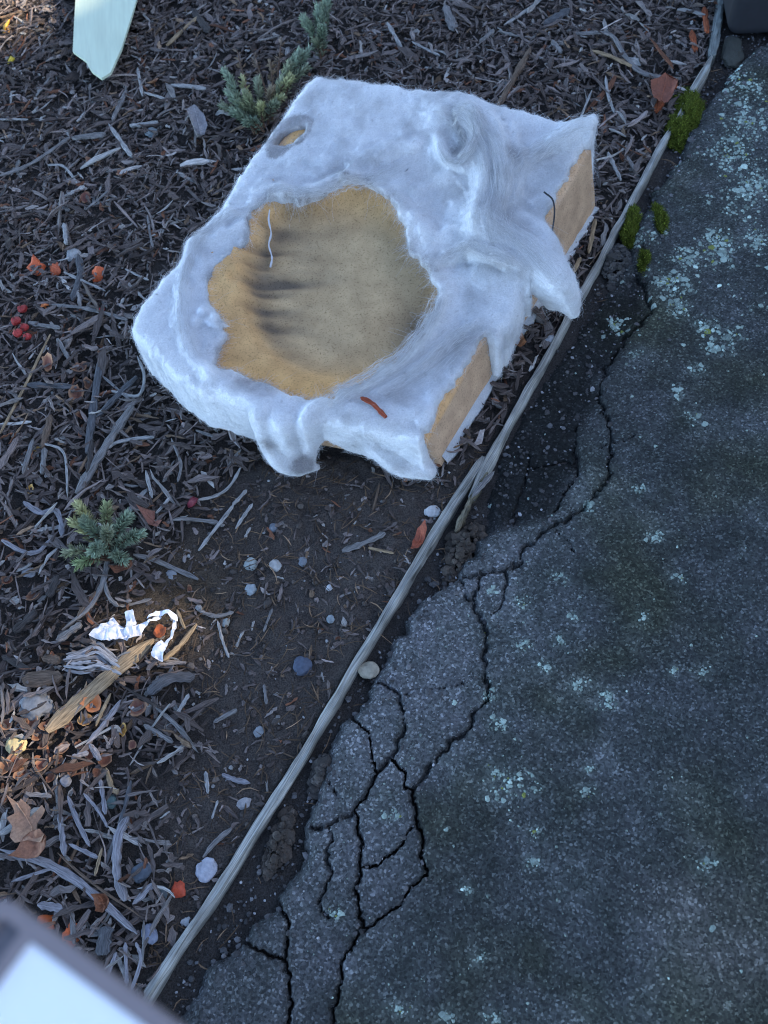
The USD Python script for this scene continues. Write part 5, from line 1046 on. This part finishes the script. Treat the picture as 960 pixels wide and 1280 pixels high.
cu.CreateWidthsAttr(Vt.FloatArray.FromNumpy(np.tile(np.array([0.00022, 0.0002, 0.00018, 0.0001], np.float32), n))); cu.SetWidthsInterpolation('vertex')
ccv = np.repeat(np.array([0.64, 0.65, 0.675])[None] * (1 - 0.72 * thin[BF[fi, 0]]), 4, 0)
UsdGeom.PrimvarsAPI(cu).CreatePrimvar('tint', Sdf.ValueTypeNames.Color3fArray, 'vertex').Set(Vt.Vec3fArray.FromNumpy(ccv.astype(np.float32)))
UsdShade.MaterialBindingAPI.Apply(cu.GetPrim()).Bind(M_FUZZ); tag(cu.GetPrim(), kind='stuff')
# bottom layer of batting showing along the right side
def ribbon(line_a, line_b, thick, seed):
    A_, B_ = resample(line_a, 0.006), None
    B_ = np.stack([np.interp(np.linspace(0, 1, len(A_)), np.linspace(0, 1, len(line_b)), np.array(line_b)[:, k]) for k in range(3)], -1)
    n_ = len(A_); j_ = fbm(np.c_[np.arange(n_) * 0.23, np.full((n_, 2), seed)], 3, seed)
    B_ = A_ + (B_ - A_) * (0.7 + 0.6 * j_)[:, None]
    M_ = (A_ + B_) / 2 + np.array([0, 0, thick * 0.4]) * (0.5 + j_)[:, None]
    rows_ = [A_ + [0, 0, thick], M_ + [0, 0, thick], B_ + [0, 0, thick * 0.4], B_ - [0, 0, thick * 0.4], A_ - [0, 0, thick]]
    V_ = np.stack(rows_, 1).reshape(-1, 3); i_ = np.arange(n_ * 5).reshape(n_, 5); k_ = np.roll(i_, -1, 1)
    return V_, np.vstack([np.stack([i_[:-1], i_[1:], k_[1:]], -1).reshape(-1, 3), np.stack([i_[:-1], k_[1:], k_[:-1]], -1).reshape(-1, 3)])
a_ = np.array([at(742, 268, 0.010), at(700, 335, 0.010), at(640, 436, 0.010), at(560, 576, 0.010)]) - np.array([0.015, -0.010, 0]); b_ = np.array([at(747, 262, 0.004), at(716, 322, 0.004), at(640, 447, 0.004), at(560, 580, 0.004)])
V_, F2 = ribbon(a_, b_, 0.009, 5)
obj('under_batting', (V_, F2), M_BATT, ca, color=np.array([0.62, 0.63, 0.66]) * (0.7 + 0.5 * fbm(V_ * 40, 3, 6))[:, None], smooth=True, origin=CO)
def wire_mesh(P_, rad, sides=6):
    P_ = np.asarray(P_); tng = np.gradient(P_, axis=0); tng /= np.linalg.norm(tng, axis=1, keepdims=True)
    s_ = np.cross(tng, [0.31, 0.2, 0.93]); s_ /= np.linalg.norm(s_, axis=1, keepdims=True); u_ = np.cross(s_, tng)
    th = np.linspace(0, 2 * np.pi, sides, endpoint=False); rad = np.broadcast_to(rad, len(P_))
    V_ = np.stack([P_ + (s_ * math.cos(x) + u_ * math.sin(x)) * rad[:, None] for x in th], 1).reshape(-1, 3)
    n_ = len(P_); i_ = np.arange(n_ * sides).reshape(n_, sides); j_ = np.roll(i_, -1, 1)
    F2 = np.vstack([np.stack([i_[:-1], j_[:-1], j_[1:]], -1).reshape(-1, 3), np.stack([i_[:-1], j_[1:], i_[1:]], -1).reshape(-1, 3)])
    return V_, np.vstack([F2, [(0, k + 1, k) for k in range(1, sides - 1)], [(i_[-1, 0], i_[-1, k], i_[-1, k + 1]) for k in range(1, sides - 1)]])
V_, F2 = wire_mesh(spline([up(680, 240, 0.022), up(691, 250, 0.024), up(693, 268, 0.018), at(690, 290, 0.150), at(687, 304, 0.125)], 20), 0.0016)
obj('wire_hook', (V_, F2), M_WIRE, ca, color=(0.02, 0.02, 0.022), smooth=True, origin=CO)
V_, F2 = wire_mesh(spline([up(337, 262, 0.012), up(336, 276, 0.004), up(339, 292, -0.006), up(336, 306, -0.010), up(340, 322, -0.014), up(338, 334, -0.016)], 26), 0.0016 * (0.6 + 0.9 * noise(np.c_[np.arange(26) * 0.9, np.zeros((26, 2))], 3)))
obj('hanging_thread', (V_, F2), M_FUZZ, ca, color=(0.5, 0.49, 0.5), smooth=True, origin=CO)
def on_cushion(pts, wpx, col, seed, label, name='bark_twig'):
    V, F_, c_, uv, *_ = stick(pts, wpx, col, seed)
    cen = V.mean(0); src = poly_at(pts, float(cen[2])).mean(0); tp_ = up(*np.mean(pts, 0), 0.0)
    near_ = BV[np.abs(BV[:, :2] - tp_[:2]).max(1) < 0.02]; zt = near_[:, 2].max() + 0.003
    dst = at(*np.mean(pts, 0), zt); V = V - cen + dst; V[:, 2] += (V[:, :2] - dst[:2]) @ _h[1:3] * 0.7
    obj(name, (V, F_), M_WOOD, color=c_, uv=uv, label=label, cat='twig')
on_cushion([(452, 499), (464, 503), (480, 516)], 8, (0.26, 0.06, 0.03), 5, 'short red brown twig resting on the white batting at the front of the cushion')

# ------------------------------------------------------------------ paper, driftwood, board end, dark block, framed panel
def crumple(outline, z0, amp, seed, name, label, col=(0.58, 0.58, 0.62), fold=30):
    P_ = poly_at(outline, z0); pg = shapely.Polygon(P_[:, :2]).buffer(0); pg = max(getattr(pg, 'geoms', [pg]), key=lambda g_: g_.area)
    from scipy.spatial import Delaunay
    b = pg.bounds; st = 0.0035
    X_, Y_ = np.meshgrid(np.arange(b[0], b[2], st), np.arange(b[1], b[3], st)); g_ = np.c_[X_.ravel(), Y_.ravel()]
    g_ = g_[shapely.contains_xy(pg.buffer(-st * 0.4), g_[:, 0], g_[:, 1])]; ring_ = resample(np.array(pg.exterior.coords), st)[:-1]
    A_ = np.vstack([ring_, g_]); T_ = Delaunay(A_).simplices; ce = A_[T_].mean(1); T_ = T_[shapely.contains_xy(pg, ce[:, 0], ce[:, 1])]
    zz = z0 + amp * np.abs(fbm(p3(A_, seed * 0.1) * fold * 1.5, 3, seed) - 0.5) * 4.5 + amp * 0.5 * np.abs(fbm(p3(A_, seed) * fold * 2.4, 2, seed + 1) - 0.5)
    V_ = np.c_[A_, zz]; n_ = len(A_); V2 = np.vstack([V_, V_ - [0, 0, 0.0006]])
    ar = np.cross(A_[T_[:, 1]] - A_[T_[:, 0]], A_[T_[:, 2]] - A_[T_[:, 0]]); T_ = np.where((ar < 0)[:, None], T_[:, ::-1], T_)
    m_ = len(ring_); i_ = np.arange(m_); j_ = np.roll(i_, -1)
    obj(name, (V2, np.vstack([T_, T_[:, ::-1] + n_, np.stack([i_, j_, j_ + n_], -1), np.stack([i_, j_ + n_, i_ + n_], -1)])), M_PAPER, color=col, label=label, cat='paper scrap')
crumple([(114, 797), (122, 786), (136, 778), (142, 772), (150, 782), (160, 788), (172, 786), (180, 782), (196, 774), (204, 772), (202, 776), (184, 786), (176, 796), (164, 802), (148, 800), (132, 802)], 0.012, 0.014, 3, 'paper_scrap', 'larger crumpled white paper scrap with ragged left end above the tan stake')
crumple([(158, 768), (170, 766), (171, 782), (158, 784)], 0.020, 0.010, 4, 'paper_scrap', 'small square bright white paper bit standing on the larger scrap')
crumple([(190, 820), (192, 808), (202, 800), (206, 804), (214, 796), (218, 778), (222, 776), (220, 792), (210, 806), (204, 828), (194, 824)], 0.012, 0.012, 5, 'paper_scrap', 'torn white paper scrap at right of the tan stake tip')
crumple([(184, 774), (196, 766), (212, 764), (222, 770), (223, 778), (216, 776), (212, 770), (198, 771)], 0.020, 0.008, 6, 'paper_scrap', 'thin arching white paper strip above the right paper scrap', col=(0.6, 0.63, 0.72))
def driftwood(pts, wpx, seed, label):
    ms = []
    for k in range(7):
        off = (k - 3) * wpx / 7.0
        pl = [(x + 2 * math.sin(k * 2 + x), y + off + 3 * math.sin(x * 0.09 + k * 0.7)) for x, y in pts]
        V, F_, c_, uv, *_ = stick(pl, wpx / 5.2, np.array([0.27, 0.27, 0.285]) * (0.75 + 0.5 * ((k * 37) % 10) / 10), seed + k, lift=0.010 + 0.003 * (k % 3))
        ms.append((V, F_, c_, uv))
    m_ = join(ms); obj('driftwood', m_[:2], M_WOOD, color=m_[2], uv=m_[3], label=label, cat='driftwood')
driftwood([(82, 828), (104, 826), (122, 820), (136, 828), (150, 836)], 30, 700, 'chunk of wavy grained grey driftwood lying against the tan stake')
o_ = poly_at([(97, -70), (90, 62), (106, 74), (113, 86), (126, 95), (137, 88), (142, 78), (151, 60), (172, -10), (186, -80)], 0.050)
pm = trimesh.creation.extrude_polygon(shapely.Polygon(o_[:, :2]).buffer(-0.002).buffer(0.002), 0.006, engine='earcut')
pm = pm.subdivide().subdivide(); v_ = np.array(pm.vertices); v_[:, 2] += 0.040 + 0.007 * (fbm(p3(v_[:, :2]) * 9, 2, 4) - 0.5); 
grey_ = np.exp(-(np.linalg.norm(pix(v_) - [140, 55], axis=1) / 13) ** 2)[:, None]
obj('board_end', (v_, pm.faces), M_PLANK, color=np.array([0.55, 0.62, 0.47]) * (1 - 0.35 * grey_), uv=v_[:, [1, 0]], label='pale greenish white board end with broken tip sticking in at the top left', cat='board')
from manifold3d import Manifold, CrossSection
def rounded_box(lo, hi, rad):
    return Manifold.batch_hull([Manifold.sphere(rad, 20).translate([float(x), float(y), float(z_)]) for x in (lo[0] + rad, hi[0] - rad) for y in (lo[1] + rad, hi[1] - rad) for z_ in (lo[2] + rad, hi[2] - rad)])
bc_ = at(905, 52, 0.0)
db = rounded_box((0, 0, 0), (0.42, 0.30, 0.16), 0.025).rotate([0, 0, -12]).translate([float(bc_[0]) + 0.015, float(bc_[1]) + 0.02, -0.01]).to_mesh()
t_ = thing('dark_block', 'dark navy block with rounded edges standing in the upper right corner', 'block', (bc_[0], bc_[1], 0))
obj('body', (db.vert_properties[:, :3], db.tri_verts), M_RUBBER, t_, color=(0.009, 0.010, 0.014), smooth=True, origin=(bc_[0], bc_[1], 0))
ZP = 1.02
def pl_at(u_, v_): return at(2 + u_ * 0.806 - v_ * 0.592, 1119 + u_ * 0.592 + v_ * 0.806, ZP)[:2]
def rr_poly(u0, v0, u1, v1, rad_):
    g_ = shapely.box(u0 + rad_, v0 + rad_, u1 - rad_, v1 - rad_).buffer(rad_, quad_segs=6)
    return shapely.Polygon([pl_at(*c_) for c_ in g_.exterior.coords[:-1]])
outer, cell, main = rr_poly(0, 0, 620, 430, 14), rr_poly(16, 22, 46, 408, 4), rr_poly(62, 26, 600, 404, 5)
pc = np.r_[np.array(outer.centroid.coords[0]), ZP]
t_ = thing('framed_panel', 'blurred white panel in a rounded pinkish grey frame, close by at the lower left corner', 'panel', pc)
def slab_of(pg, zlo, zhi):
    m_ = trimesh.creation.extrude_polygon(pg, zhi - zlo, engine='earcut'); m_.apply_translation([0, 0, zlo]); return m_
obj('frame', slab_of(outer.difference(cell).difference(main), ZP - 0.009, ZP), M_METAL, t_, color=(0.22, 0.18, 0.18), origin=pc)
obj('white_face', slab_of(main.buffer(0.0004), ZP - 0.007, ZP - 0.0012), M_PANEL, t_, color=(0.84, 0.85, 0.86), origin=pc)
obj('grey_cell', slab_of(cell.buffer(0.0004), ZP - 0.007, ZP - 0.003), M_PANEL, t_, color=(0.12, 0.11, 0.12), origin=pc, label='narrow grey cell at the end of the white face')
obj('back_plate', slab_of(outer.buffer(-0.001), ZP - 0.011, ZP - 0.0072), M_METAL, t_, color=(0.3, 0.28, 0.3), origin=pc)

# ------------------------------------------------------------------ unseen wall added to shade everything; holes bored sunward drop the sun patches
D_W = 12.0; HW = 3.7 * math.tan(SUN_EL) + D_W * math.tan(SUN_EL) / math.sin(SUN_AZ)
wall = trimesh.creation.box(bounds=[[D_W, -16, -0.05], [D_W + 0.25, 18, HW]])
cut = []
for px, py, z_, ra in [(196, 788, 0.01, 0.040), (16, 934, 0.02, 0.05), (-40, 14, 0.02, 0.13)]:
    p_ = at(px, py, z_); s0, s1 = p_ + SUN * (D_W - 2) , p_ + SUN * (D_W * 1.6)
    cut.append(trimesh.creation.cylinder(ra, segment=[s0, s1], sections=16))
wall = trimesh.boolean.difference([wall] + cut, engine='manifold')
t_ = thing('added_shade_wall', 'unseen grey wall added for shade, bored with openings for sun patches', 'wall', (D_W, 0, 0))
obj('wall_face', wall, M_WALL, t_, color=(0.42, 0.43, 0.45), origin=(D_W, 0, 0))
label_alike()
